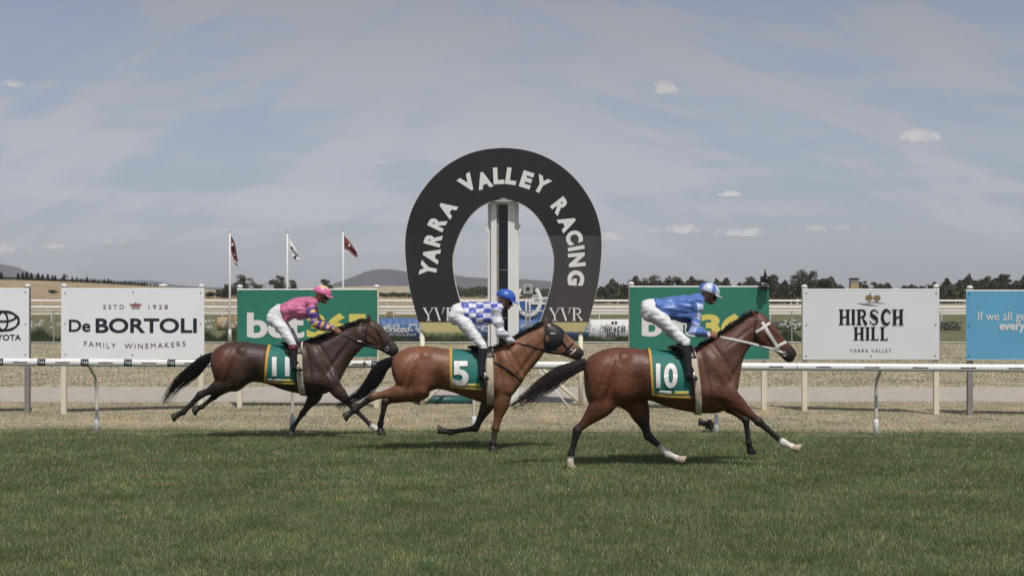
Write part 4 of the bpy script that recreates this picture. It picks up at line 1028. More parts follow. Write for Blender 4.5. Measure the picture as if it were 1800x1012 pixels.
# ------------------------------------------------------------------ horses and jockeys
def fuse(name, mb, voxel, it, m, parent, fac=.5):
    """one continuous skin grown over overlapping closed forms"""
    o = mb.build('tmp', None); md = o.modifiers.new('r', 'REMESH'); md.mode = 'VOXEL'; md.voxel_size = voxel
    if it: sm = o.modifiers.new('s', 'SMOOTH'); sm.factor = fac; sm.iterations = it
    bpy.context.view_layer.update()
    me = bpy.data.meshes.new_from_object(o.evaluated_get(bpy.context.evaluated_depsgraph_get()))
    old = o.data; bpy.data.objects.remove(o); bpy.data.meshes.remove(old)
    n = len(me.vertices); co = np.zeros(3*n); me.vertices.foreach_get('co', co); co = co.reshape(-1, 3)
    base = np.array(wloc(parent)); W_ = co.copy(); me.vertices.foreach_set('co', (co - base).ravel())
    me.polygons.foreach_set('use_smooth', [True]*len(me.polygons)); me.name = name; me.update()
    o = bpy.data.objects.new(name, me); C.objects.link(o); o.parent = parent; me.materials.clear(); me.materials.append(m)
    return o, W_
def setcol(o, cols):
    ca = o.data.color_attributes.new('col', 'FLOAT_COLOR', 'POINT')
    ca.data.foreach_set('color', np.concatenate([cols, np.ones((len(cols), 1))], 1).astype(np.float32).ravel())
def bvh(o, W_): return BVHTree.FromPolygons([Vector(w) for w in W_], [tuple(p.vertices) for p in o.data.polygons])
def loft(mb, secs, Y0, k=3, n=28, ex=2.25, grow=0., low=1.0):
    ss = spline([(a[0], a[1], b[0], b[1], w) for a, b, w in secs], k)
    rings = []
    for q in ss:
        T = P(q[0], q[1], Y0); B = P(q[2], q[3], Y0); c = (T+B)/2; h = (T-B)/2; hl = h.length; h = h*((hl+grow)/hl); w = q[4]+grow
        r = []
        for i in range(n):
            a = 2*pi*i/n; ca, sa = cos(a), sin(a)
            e = (abs(ca)**ex + abs(sa)**ex)**(-1/ex); ww = w*(1 + .10*(1-low) - (.0 if ca < 0 else .10*ca))
            r.append(c + h*(ca*e) + Vector((0, 1, 0))*(ww*sa*e))
        rings.append(r)
    return mb.rings(rings)
M['coat'] = mat('horse_coat', (.1, .05, .03), .49, .26, 18, .30, 13, spec=.38, attr='col', stretch=(.5, 1, 1))
M['silk'] = mat('racing_silk', (.5, .5, .5), .40, .07, 8, .22, 9, spec=.4, attr='col', sheen=.2)
M['helmet'] = mat('helmet_silk', (.5, .5, .5), .35, .04, 8, .1, 30, attr='col')
M['skinattr'] = mat('jockey_skin', (.36, .2, .13), .5, .05, 20, attr='col')
M['eye'] = mat('horse_eye', (.006, .004, .003), .08)
def mixp(a, b, t): return tuple(x + (y-x)*t for x, y in zip(a, b))
def leg_form(mb, Y0, kind, J, k=1.0, far=False):
    """J: list of joints (px, py, dy). fore: shoulder, elbow, knee, fetlock, coronet. hind: hip, stifle, hock, fetlock, coronet"""
    q = [P(a, b, Y0+c) for a, b, c in J]
    def seg(i, t): return q[i].lerp(q[i+1], t)
    if kind == 'fore':
        pts = [q[0], seg(0, .6), q[1], seg(1, .25), seg(1, .55), seg(1, .86), q[2], seg(2, .14), seg(2, .5), seg(2, .86), q[3], seg(3, .55), q[4]]
        rr = [(.10, .05), (.125, .07), (.108, .085), (.092, .078), (.062, .052), (.043, .038), (.052, .046), (.038, .034), (.032, .026), (.034, .028), (.046, .038), (.034, .031), (.044, .040)]
    else:
        pts = [q[0], seg(0, .6), q[1], seg(1, .3), seg(1, .6), seg(1, .88), q[2], seg(2, .15), seg(2, .5), seg(2, .86), q[3], seg(3, .55), q[4]]
        rr = [(.17, .10), (.19, .12), (.155, .115), (.115, .088), (.075, .058), (.046, .036), (.058, .043), (.045, .036), (.036, .028), (.036, .029), (.048, .038), (.035, .031), (.045, .040)]
    rr = [(a*k*(1.0 if i < 3 else 1.12), b*k*(1.0 if i < 3 else 1.1)) for i, (a, b) in enumerate(rr)]
    sp = spline([tuple(p) + r for p, r in zip(pts, rr)], 3)
    P3 = [Vector(s[:3]) for s in sp]; Rr = [(s[3], s[4]) for s in sp]
    mb.tube(P3, Rr, 14, lat=(0, 1, 0))
    if kind == 'hind':
        v = -((q[1]-q[2]).normalized() + (q[3]-q[2]).normalized())
        if v.length < .15: v = Vector((-1, 0, .3))
        v.normalize(); hk = q[2] + v*.040 + (q[1]-q[2]).normalized()*.045
        mb.tube([q[2] + v*.02, hk, hk.lerp(seg(1, .5), .5) + v*.012, seg(1, .45)], [.032, .027, .018, .03], 8)
    else:
        v = (q[2]-q[1]).cross(Vector((0, 1, 0))).normalized(); mb.ell(q[2], (.047, .043, .056))
    # ergot and tendon line behind the cannon
    return P3, Rr
def hoof(co, sole, Y0, parent, m):
    a = P(co[0], co[1], Y0+co[2]); b = P(sole[0], sole[1], Y0+co[2]); d = (b-a).normalized()
    fw = Vector((0, 1, 0)).cross(d).normalized()
    if fw.x < 0 and abs(fw.x) > .3: fw = -fw
    L_ = .075; mb = MB()
    rings = []
    for t, r, s_ in ((-.01, .043, 0), (.012, .047, 0), (.05, .058, .012), (L_, .064, .018), (L_+.004, .058, .018)):
        rings.append([a + d*t + fw*(s_ + r*cos(2*pi*i/18)*(1.08 if cos(2*pi*i/18) > 0 else .9)) + Vector((0, 1, 0))*(r*.92*sin(2*pi*i/18)) for i in range(18)])
    mb.rings(rings).build('hoof', m, parent, True)
def strands(mb, roots, n, lenf, dirf, r0, seg, g, spread): pass
def hair_tail(name, Y0, path, widths, n, parent, g, m, droop=.0):
    sp = spline([(a, b, w) for (a, b), w in zip(path, widths)], 6); ce = [P(s[0], s[1], Y0) for s in sp]; ww = [s[2] for s in sp]
    mb = MB(); N_ = len(ce)
    core = [max(.004, w*.62*(1-.75*(i/(N_-1))**2)) for i, w in enumerate(ww)]
    mb.tube(ce, [(c, c*.7) for c in core], 9, lat=(0, 1, 0))
    for k in range(n):
        a = g.uniform(0, 6.283); rad = g.random()**.5; e = g.uniform(.55, 1.0); ph = g.uniform(0, 6.28); am = g.uniform(.0, .016); dev = g.gauss(0, .35)
        pts = []; last = int(e*(N_-1)); s0 = 0 if g.random() < .6 else g.randint(0, N_//3)
        if last - s0 < 4: continue
        for i in range(s0, last+1, 2):
            t = i/(N_-1); tan = (ce[min(i+1, N_-1)] - ce[max(0, i-1)]).normalized(); nn = tan.cross(Vector((0, 1, 0))).normalized()
            w = ww[i]*(1 + .35*t*dev)
            pts.append(ce[i] + nn*(w*rad*cos(a) + dev*.10*t*t) + Vector((0, 1, 0))*(w*.6*rad*sin(a)) + nn*am*sin(i*.5 + ph) + Vector((0, 0, -droop*t*t*rad)))
        mb.tube(pts, [.0052*(1-.8*i/(len(pts)-1)) for i in range(len(pts))], 3, cap=False)
    return mb.build(name, m, parent, True)
def hair_mane(name, Y0, crest, n, parent, g, m, ln=(.12, .22), up=.25):
    sp = spline([(a, b, 0) for a, b in crest], 8); ce = [P(s[0], s[1], Y0) for s in sp]; mb = MB()
    for k in range(n):
        t = g.random()*(len(ce)-1.01); i = int(t); p = ce[i].lerp(ce[i+1], t-i) + Vector((0, g.uniform(-.03, .015), g.uniform(-.03, .005)))
        tan = (ce[max(i-1, 0)] - ce[min(i+1, len(ce)-1)]).normalized()
        if tan.x > 0: tan = -tan
        nn = Vector((tan.z, 0, -tan.x)); nn = nn if nn.z > 0 else -nn
        l = g.uniform(*ln); u = up*g.uniform(.1, 1.5); sd_ = g.uniform(-.9, -.1) if g.random() < .7 else g.uniform(0, .6); ph = g.uniform(0, 6)
        pts = [p + tan*(l*s) + nn*(l*u*sin(s*2.2) - l*.18*s*s) + Vector((0, sd_*.055*s, -.10*l*s*s*2)) + nn*.008*sin(s*7+ph) for s in (0, .25, .5, .75, 1.)]
        mb.tube(pts, [.006, .0055, .0045, .003, .001], 3, cap=False)
    return mb.build(name, m, parent, True)

def horse(name, label, Y0, torso, head, muscles, legs, coat, tail, crest, ear, eye, nostril, mouth, cloth, saddle, girth, straps, number, rnd_seed, facemark=None, hood=None, scale=1., ground_x=None):
    g = random.Random(rnd_seed)
    base = P(ground_x, 0, Y0); t = thing('racehorse', label, 'horse', (base.x, Y0, 0), 'racehorses galloping past the post')
    mb = MB(); loft(mb, torso, Y0, 3); loft(mb, head, Y0, 3, 20, 2.1)
    tb = MB(); loft(tb, torso, Y0, 3); TT = BVHTree.FromPolygons(tb.v, tb.f)
    chains = []
    for L_ in legs:
        P3, Rr = leg_form(mb, Y0, L_['kind'], L_['J'], L_.get('k', 1.)); chains.append((P3, Rr, L_))
    # ears
    for s_ in (-1, 1):
        a = P(ear[0], ear[1], Y0) + Vector((0, s_*.042, -.015)); b_ = P(ear[2], ear[3], Y0) + Vector((0, s_*.06, 0)); mid = a.lerp(b_, .45) + Vector((0, s_*.012, 0))
        mb.tube([a - (b_-a)*.2, a, mid, a.lerp(b_, .8), b_], [(.026, .02), (.026, .018), (.030, .015), (.018, .010), (.006, .005)], 10, lat=(0, 1, 0))
    # lower jaw line, lips
    body, Wv = fuse('body', mb, .0125, 2, M['coat'], t)
    Wv = sculpt(body, Wv, chains, Y0, muscles, head, t)
    # --- coat colour: points (legs, muzzle) are the animal's own pattern; bay far legs also darkened as painted shade
    n = len(Wv); col = np.tile(np.array(coat['base']), (n, 1)); px = 900 + F*Wv[:, 0]/Y0; py = HOR - F*(Wv[:, 2]-CH)/Y0
    nz_ = np.array([noise.noise(Vector(w)*2.2) for w in Wv]); nz3 = np.array([noise.noise(Vector(w)*6 + Vector((5, 0, 0))) for w in Wv])
    col = col*(1 + .16*nz_ + .08*nz3)[:, None]
    for (cx, cy, r, c, s_) in coat.get('patch', []):  # patches put haunch highlight and shoulder sheen into the coat colour
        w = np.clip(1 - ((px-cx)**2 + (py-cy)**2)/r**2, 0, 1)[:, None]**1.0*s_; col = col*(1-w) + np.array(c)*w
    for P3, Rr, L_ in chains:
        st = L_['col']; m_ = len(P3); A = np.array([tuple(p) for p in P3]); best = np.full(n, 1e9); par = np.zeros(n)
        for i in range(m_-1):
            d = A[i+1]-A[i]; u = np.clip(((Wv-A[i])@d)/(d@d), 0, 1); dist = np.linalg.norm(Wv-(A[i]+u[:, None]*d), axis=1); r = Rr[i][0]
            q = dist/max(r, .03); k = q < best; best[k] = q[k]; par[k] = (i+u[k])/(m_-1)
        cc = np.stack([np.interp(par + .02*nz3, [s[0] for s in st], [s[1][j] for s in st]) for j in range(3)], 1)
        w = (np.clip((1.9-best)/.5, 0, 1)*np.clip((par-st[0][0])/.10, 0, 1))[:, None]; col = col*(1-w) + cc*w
    mz = P(nostril[0], nostril[1]+6, Y0)
    d = np.linalg.norm(Wv-np.array((mz.x, Y0, mz.z)), axis=1); w = np.clip((.16-d)/.08, 0, 1)[:, None]; col = col*(1-w) + np.array(coat['muzzle'])*w
    if facemark: pass
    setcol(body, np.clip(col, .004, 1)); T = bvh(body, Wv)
    cam_o = Vector((0, 0, CH))
    def near(px_, py_, off=.006):
        tgt = P(px_, py_, Y0); d_ = (tgt-cam_o).normalized(); h = T.ray_cast(cam_o + d_*(Y0-2), d_)
        if h[0] is None: return None
        return h[0] - d_*off
    def farside(p, off=.006):
        h = T.ray_cast(Vector((p.x, Y0+2, p.z)), Vector((0, -1, 0)));
        return Vector((p.x, (h[0].y if h[0] is not None and h[0].y > Y0 else 2*Y0-p.y) + off, p.z))
    def strap(nm, pts, w, m, par_, both=True, off=.008, th=.004):
        for side in ((0, 1) if both else (0,)):
            sp = spline([(a, b, 0) for a, b in pts], 5); q = []
            for s in sp:
                h = near(s[0], s[1], off)
                if h is None: continue
                q.append(farside(h, off) if side else h)
            if len(q) > 1: MB().tube(q, [(w, th)]*len(q), 8, lat=(0, 1, 0)).build(nm, m, par_, True)
    def around(x_of, th0, th1, zc, nth, off, cols_):
        """grid round the barrel: cols_ = list of px at top, x_of(px, f) slants it"""
        v = []
        for c_ in cols_:
            for j in range(nth+1):
                a = R(th0 + (th1-th0)*j/nth); f_ = abs(a)/R(max(abs(th0), abs(th1))); pxx = x_of(c_, f_); ce = P(pxx, zc, Y0); d_ = Vector((0, sin(a), cos(a)))
                h = TT.ray_cast(ce + d_*1.2, -d_); h2 = T.ray_cast(ce + d_*.75, -d_) if abs(a) < 2.0 else (None,)
                if h2[0] is not None and h[0] is not None and (h2[0]-h[0]).length < .06 and (h2[0]-ce).length > (h[0]-ce).length: h = h2
                p = h[0] if h[0] is not None else ce + d_*.3
                v.append(p + d_*off)
        f = [(i*(nth+1)+j, i*(nth+1)+j+1, (i+1)*(nth+1)+j+1, (i+1)*(nth+1)+j) for i in range(len(cols_)-1) for j in range(nth)]
        return v, f
    def sheet(nm, v, f, m, par_, thick=.006):
        o = mk(nm, v, f, m, par_, True); s_ = o.modifiers.new('s', 'SOLIDIFY'); s_.thickness = thick; s_.offset = 0; return o
    # saddlecloth with gold binding
    x0, x1, zc, thb, sl = cloth
    xo = lambda c_, f_: c_ + sl*f_*f_*(1 if c_ < (x0+x1)/2 else 0)
    v, f = around(xo, -thb, thb, zc, 44, .014, [x0 + (x1-x0)*i/14 for i in range(15)]); co = sheet('saddlecloth', v, f, M['cloth_green'], t)
    v, f = around(xo, -thb, thb, zc, 44, .018, [x0-1.2, x0+3.6]); sheet('binding', v, f, M['gold_edge'], co)
    for s_ in (-1, 1):
        v, f = around(xo, s_*(thb-4), s_*(thb+1.5), zc, 3, .018, [x0 + (x1-x0)*i/10 for i in range(11)]); sheet('binding', v, f, M['gold_edge'], co)
    # faint maker strip along the hem
    v, f = around(xo, -(thb-7), -(thb-15), zc, 3, .018, [x0+6 + (x1-x0-10)*i/6 for i in range(4)]); sheet('hem_print', v, f, M['letter_white'], co, .003)
    v, f = around(xo, -(thb-7), -(thb-15), zc, 3, .018, [x0+6 + (x1-x0-10)*i/6 for i in range(3, 7)]); sheet('hem_print', v, f, M['letter_yellow'], co, .003)
    # number, cut fine so it follows the flank
    s_, nx0, ny0, nx1, ny1 = number
    tv, tf = text2d(s_, .035, 0, .95); bm = bmesh.new(); bv = [bm.verts.new((a, b_, 0)) for a, b_ in tv]
    for q in tf:
        try: bm.faces.new([bv[i] for i in q])
        except ValueError: pass
    for i in range(1, 14):
        bmesh.ops.bisect_plane(bm, geom=bm.verts[:]+bm.edges[:]+bm.faces[:], plane_co=(0, i/14, 0), plane_no=(0, 1, 0)); bmesh.ops.bisect_plane(bm, geom=bm.verts[:]+bm.edges[:]+bm.faces[:], plane_co=(i/14, 0, 0), plane_no=(1, 0, 0))
    bm.verts.index_update(); nv = []
    for q in bm.verts:
        h = near(nx0 + (nx1-nx0)*q.co.x, ny1 + (ny0-ny1)*q.co.y, .030); nv.append(h)
    mk('number', nv, [tuple(w.index for w in q.verts) for q in bm.faces], M['letter_white'], co, True); bm.free()
    # saddle, girth
    xs0, xs1, sth = saddle
    v, f = around(lambda c_, f_: c_ + 6*f_*f_, -sth, sth, zc, 30, .030, [xs0 + (xs1-xs0)*i/8 for i in range(9)]); sd_ = sheet('saddle', v, f, M['leather'], t, .02)
    a_ = P(xs0+2, 0, Y0); hz = T.ray_cast(Vector((a_.x, Y0, 3)), Vector((0, 0, -1)))[0]
    MB().tube([Vector((a_.x-.06, Y0, hz.z+.05)), Vector((a_.x, Y0, hz.z+.055)), Vector((a_.x+.16, Y0, hz.z+.045))], [(.018, .09), (.028, .12), (.018, .07)], 12, lat=(0, 1, 0)).build('seat', M['leather'], sd_, True)
    gt, gb, gw = girth
    v, f = around(lambda c_, f_: c_ + (gb-gt)*f_, -178, 178, zc, 60, .022, [gt-gw, gt-gw/3, gt+gw/3, gt+gw]); sheet('girth', v, f, M['cream_web'], t, .008)
    # bridle
    br = None
    for nm, pts, w, m, both in straps: strap(nm, pts, w, M[m], t, both)
    # eyes, nostrils, mouth
    e = near(*eye, -.012)
    for q in (e, farside(e, -.012)): MB().ell(q, (.024, .016, .019)).build('eye', M['eye'], t, True)
    nn_ = near(*nostril, -.004)
    for q in (nn_, farside(nn_, -.004)): MB().ell(q, (.017, .007, .011), rot=Matrix.Rotation(R(40), 3, 'Y')).build('nostril', M['black'], t, True)
    q = [near(a, b, .001) for a, b in mouth]; q = [p for p in q if p]
    if len(q) > 1: MB().tube(q, .004, 6).build('mouth_line', M['black'], t, True)
    q = near(mouth[0][0], mouth[0][1], .012)
    if q:
        ring = [q + Vector((.028*cos(a*.524), -.004, .028*sin(a*.524))) for a in range(13)]; MB().tube(ring, .005, 6).build('bit_ring', M['steel'], t, True)
    if hood:
        hb = MB(); loft(hb, hood, Y0, 3, 24, 2.1, .012); ho = fuse('blinker_hood', hb, .012, 3, M['leather'], t)[0]
    hair_tail('tail', Y0, tail[0], tail[1], tail[2], t, g, M[tail[3] if len(tail) > 3 else 'hair_black'], .05)
    hair_mane('mane', Y0, crest[0], crest[1], t, g, M['hair_black'], crest[2], crest[3])
    for L_ in legs: hoof(L_['J'][4], L_['sole'], Y0, t, M[L_.get('hoofm', 'hoof')])
    return t, T

def place_bumps(kx, y0, s):
    out = []
    for (px, py, rx, rz, a, amp) in BUMPS:
        out.append((float(np.interp(px, [1026, 1102, 1222, 1304, 1401], kx)), y0 + (py-610)*s, rx*s, rz*s, a, amp))
    return out
BUMPS = [(1060, 640, 32, 26, -20, .020), (1046, 684, 15, 40, 12, .018), (1072, 672, 5, 40, 16, -.014), (1094, 690, 17, 26, -25, .016), (1121, 674, 13, 24, 0, -.020), (1096, 625, 10, 8, 0, .012),
         (1058, 665, 4, 34, 20, -.006), (1150, 664, 3, 30, -8, .004), (1164, 666, 3, 30, -8, .004), (1178, 668, 3, 30, -8, .004), (1226, 676, 3, 26, -8, .004),
         (1256, 643, 11, 40, -33, .014), (1268, 632, 5, 40, -33, -.008), (1236, 660, 6, 36, -10, -.012), (1252, 688, 22, 16, 20, .020), (1262, 704, 18, 5, 15, -.008), (1292, 682, 13, 16, 0, .016), (1278, 668, 4, 24, -30, -.009),
         (1303, 636, 5, 38, 36, -.010), (1283, 606, 12, 34, 50, .010), (1300, 590, 4, 30, 52, -.006), (1337, 590, 13, 13, 0, .008), (1352, 600, 4, 20, -52, -.006), (1364, 586, 3, 22, -42, .006)]
def sculpt(body, Wv, chains, Y0, bumps, head, t):
    me = body.data; n = len(Wv); e = np.zeros(2*len(me.edges), np.int64); me.edges.foreach_get('vertices', e); e = e.reshape(-1, 2)
    w = np.ones(n)
    for P3, Rr, L_ in chains:
        A = np.array([tuple(p) for p in P3]); m_ = len(A)
        for i in range(int(m_*.34), m_-1):
            d = A[i+1]-A[i]; u = np.clip(((Wv-A[i])@d)/(d@d), 0, 1); dist = np.linalg.norm(Wv-(A[i]+u[:, None]*d), axis=1)
            fade = np.clip(1 - (i/m_-.34)/.14, 0.06, 1); w = np.where(dist < Rr[i][0]*1.5, np.minimum(w, fade), w)
    hx = P(head[1][0][0], 0, Y0).x; w = np.where((Wv[:, 0] > hx) & (Wv[:, 2] > 1.1), .10, w)
    deg = np.bincount(e.ravel(), minlength=n).astype(float); X = Wv.copy()
    for it in range(46):
        lam = .62 if it % 2 == 0 else -.50 if it < 30 else .3
        s_ = np.stack([np.bincount(e[:, 0], X[e[:, 1], k], n) + np.bincount(e[:, 1], X[e[:, 0], k], n) for k in range(3)], 1)/deg[:, None]
        X = X + (w*lam)[:, None]*(s_-X)
    base = np.array(wloc(t)); me.vertices.foreach_set('co', (X-base).ravel()); me.update()
    nrm = np.zeros(3*n); me.vertices.foreach_get('normal', nrm); nrm = nrm.reshape(-1, 3)
    px = 900 + F*X[:, 0]/Y0; py = HOR - F*(X[:, 2]-CH)/Y0; side = np.clip(np.abs(nrm[:, 1])*1.4-.15, 0, 1); disp = np.zeros(n)
    for (cx, cy, rx, rz, ang, amp) in bumps:
        c, s_ = cos(R(ang)), sin(R(ang)); dx = px-cx; dy = py-cy; u = (dx*c + dy*s_)/rx; v = (-dx*s_ + dy*c)/rz
        disp += 2.1*amp*np.exp(-(u*u+v*v)**1.25)
    # veins and skin ripple, very fine
    vein = np.array([noise.noise(Vector((w_[0]*7, w_[1]*7, w_[2]*7))) for w_ in X]); disp = disp*side + np.clip(.07-np.abs(vein), 0, .07)*.045*side*w
    X = X + nrm*disp[:, None]; me.vertices.foreach_set('co', (X-base).ravel()); me.update(); return X
BLK = (.016, .013, .012); WHT = (.62, .57, .53)
M['hoof_pale'] = mat('pale_hoof_horn', (.36, .28, .21), .5, .15, 25)
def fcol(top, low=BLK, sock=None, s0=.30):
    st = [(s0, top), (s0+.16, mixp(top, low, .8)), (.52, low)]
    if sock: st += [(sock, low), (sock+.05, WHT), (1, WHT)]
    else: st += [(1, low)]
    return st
M['hair_brown'] = mat('horsehair_dark_brown', (.034, .026, .024), .45, .35, 25, spec=.35)
# --- leading horse, number 10
BAY1 = (.098, .036, .019)
hA = horse('racehorse', 'leading dark bay horse with white bridle and white lower legs, number 10 cloth', 18.0,
  [((1026, 648), (1028, 690), .10), ((1031, 632), (1036, 712), .21), ((1046, 620), (1053, 722), .27), ((1070, 611.5), (1082, 716), .295), ((1102, 610), (1112, 703), .285), ((1135, 614), (1142, 704), .285), ((1165, 617.5), (1170, 714), .30), ((1195, 616), (1202, 722), .30),
   ((1222, 609), (1234, 726), .275), ((1243, 601), (1268, 724), .235), ((1261, 591), (1290, 702), .20), ((1279, 580), (1300, 664), .155), ((1296, 568), (1305, 636), .12), ((1312, 557), (1314, 616), .10), ((1325, 550), (1324, 604), .09)],
  [((1318, 556), (1318, 602), .07), ((1332, 549), (1327, 603), .088), ((1345, 554), (1334, 609), .10), ((1355, 565), (1343, 613), .092), ((1365, 578), (1355, 615), .070), ((1374, 589), (1365, 620), .056), ((1384, 600), (1373, 627), .053), ((1393, 609), (1380, 634), .056), ((1399, 617), (1387, 637), .044), ((1401, 623), (1393, 635), .022)],
  place_bumps([1026, 1102, 1222, 1304, 1401], 610, 1.0),
  [dict(kind='hind', J=[(1068, 668, -.10), (1062, 708, -.13), (1015, 756, -.13), (1004, 797, -.12), (1002, 811, -.12)], sole=(1001, 824), col=fcol(BAY1, sock=.86), hoofm='hoof_pale', k=1.03),
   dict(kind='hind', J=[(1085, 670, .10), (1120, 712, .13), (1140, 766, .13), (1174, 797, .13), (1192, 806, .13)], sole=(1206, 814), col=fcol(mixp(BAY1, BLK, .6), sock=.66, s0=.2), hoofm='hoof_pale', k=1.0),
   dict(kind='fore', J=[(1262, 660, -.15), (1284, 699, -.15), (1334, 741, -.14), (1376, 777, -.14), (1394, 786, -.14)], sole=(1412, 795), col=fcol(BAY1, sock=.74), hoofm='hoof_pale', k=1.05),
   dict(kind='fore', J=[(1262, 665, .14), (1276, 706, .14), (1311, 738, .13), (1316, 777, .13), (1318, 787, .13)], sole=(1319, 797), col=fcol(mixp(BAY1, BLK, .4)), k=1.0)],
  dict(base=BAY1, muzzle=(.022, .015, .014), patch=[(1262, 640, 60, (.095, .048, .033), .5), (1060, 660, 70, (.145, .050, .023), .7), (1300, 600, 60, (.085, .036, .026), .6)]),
  ([(1031, 637), (1012, 645), (985, 656), (955, 676), (925, 697), (892, 715)], [.05, .075, .10, .105, .085, .04], 420, 'hair_brown'),
  ([(1240, 602), (1262, 590), (1282, 576), (1300, 563), (1318, 552), (1334, 548)], 440, (.08, .18), .3),
  (1328, 553, 1316, 541), (1350.5, 573.5), (1393, 616), [(1378, 622), (1386, 624), (1393, 626)],
  (1139, 1209, 668, 126, 4), (1180, 1214, 38), (1212, 1227, 5.5),
  [('rein', [(1254, 590), (1275, 594), (1300, 599), (1330, 606), (1358, 613), (1379, 621)], .016, 'white_leather', True), ('cheek_strap', [(1340, 566), (1350, 584), (1360, 600), (1369, 614)], .023, 'white_leather', True),
   ('brow_band', [(1328, 584), (1339, 578), (1350, 570), (1359, 565)], .020, 'white_leather', True), ('nose_band', [(1361, 613), (1372, 606), (1384, 600)], .021, 'white_leather', True), ('throat_strap', [(1330, 560), (1327, 580), (1330, 600)], .010, 'leather', True)],
  ('10', 1153, 638, 1191, 682), 3, ground_x=1160)
# --- middle horse, number 5
BAY2 = (.160, .070, .034)
hB = horse('racehorse', 'middle light bay horse with black blinkers and number 5 cloth', 19.78,
  [((688, 638), (690, 660), .09), ((693, 625), (697, 674), .20), ((708, 614), (712, 692), .265), ((730, 608.5), (738, 698), .28), ((755, 608), (765, 684), .275), ((785, 613), (792, 688), .275), ((815, 616), (822, 699), .29), ((843, 616), (850, 707), .285),
   ((867, 612), (880, 708), .25), ((888, 605), (900, 696), .215), ((905, 596), (915, 676), .165), ((921, 587), (930, 654), .125), ((936, 578), (944, 638), .108), ((950, 571), (954, 624), .10)],
  [((944, 575), (945, 622), .07), ((958, 568), (955, 620), .088), ((971, 569), (963, 621), .10), ((984, 576), (973, 623), .092), ((995, 586), (985, 624), .070), ((1005, 595), (994, 627), .056), ((1014, 604), (1003, 630), .053), ((1021, 611), (1011, 633), .055), ((1026, 617), (1018, 633), .042), ((1027, 621), (1022, 631), .022)],
  place_bumps([688, 755, 867, 930, 1027], 609, .91),
  [dict(kind='hind', J=[(722, 655, -.10), (738, 681, -.14), (655, 697, -.13), (624, 720, -.12), (613, 727, -.12)], sole=(600, 733), col=fcol(BAY2, s0=.42)),
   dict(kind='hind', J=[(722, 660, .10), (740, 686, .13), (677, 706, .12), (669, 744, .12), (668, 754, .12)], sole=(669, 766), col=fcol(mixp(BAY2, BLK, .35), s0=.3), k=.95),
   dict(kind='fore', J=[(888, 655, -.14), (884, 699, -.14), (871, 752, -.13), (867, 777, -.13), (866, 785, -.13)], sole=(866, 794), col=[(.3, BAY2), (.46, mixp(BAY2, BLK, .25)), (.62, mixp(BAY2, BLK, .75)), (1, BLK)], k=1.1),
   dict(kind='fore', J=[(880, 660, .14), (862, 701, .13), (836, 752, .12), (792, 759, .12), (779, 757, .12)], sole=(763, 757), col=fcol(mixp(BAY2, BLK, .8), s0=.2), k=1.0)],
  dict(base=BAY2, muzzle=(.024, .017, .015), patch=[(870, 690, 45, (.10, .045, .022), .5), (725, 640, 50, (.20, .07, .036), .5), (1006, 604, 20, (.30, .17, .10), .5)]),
  ([(692, 631), (676, 641), (662, 658), (650, 676), (632, 692), (610, 703), (588, 716)], [.04, .075, .105, .095, .06, .035, .015], 380),
  ([(868, 612), (888, 603), (906, 593), (922, 584), (938, 576), (952, 570), (964, 568)], 420, (.08, .16), .3),
  (958, 571, 960, 556), (984, 590), (1020, 617), [(1004, 618), (1012, 620), (1019, 622)],
  (792, 848, 660, 122, 2), (828, 864, 38), (860, 863, 6.5),
  [('rein', [(909, 603), (925, 606), (945, 612), (965, 617), (985, 619), (1004, 618)], .009, 'leather', True), ('cheek_strap', [(975, 576), (984, 592), (994, 608), (1003, 618)], .011, 'leather', True),
   ('nose_band', [(990, 622), (998, 613), (1008, 602)], .012, 'leather', True), ('throat_strap', [(961, 577), (957, 595), (960, 615)], .009, 'leather', True),
   ('breast_strap', [(858, 634), (880, 642), (900, 656), (916, 672)], .016, 'leather', True), ('nose_roll', [(1003, 624), (1012, 614)], .012, 'white_leather', True), ('blinker_badge', [(967, 586), (976, 586)], .008, 'white_leather', False)],
  ('5', 795, 634, 824, 678), 5, hood=[((957, 567), (956, 614), .085), ((965, 566), (960, 619), .096), ((973, 570), (965, 620), .101), ((984, 576), (974, 619), .094), ((993, 584), (985, 612), .074)], ground_x=780)
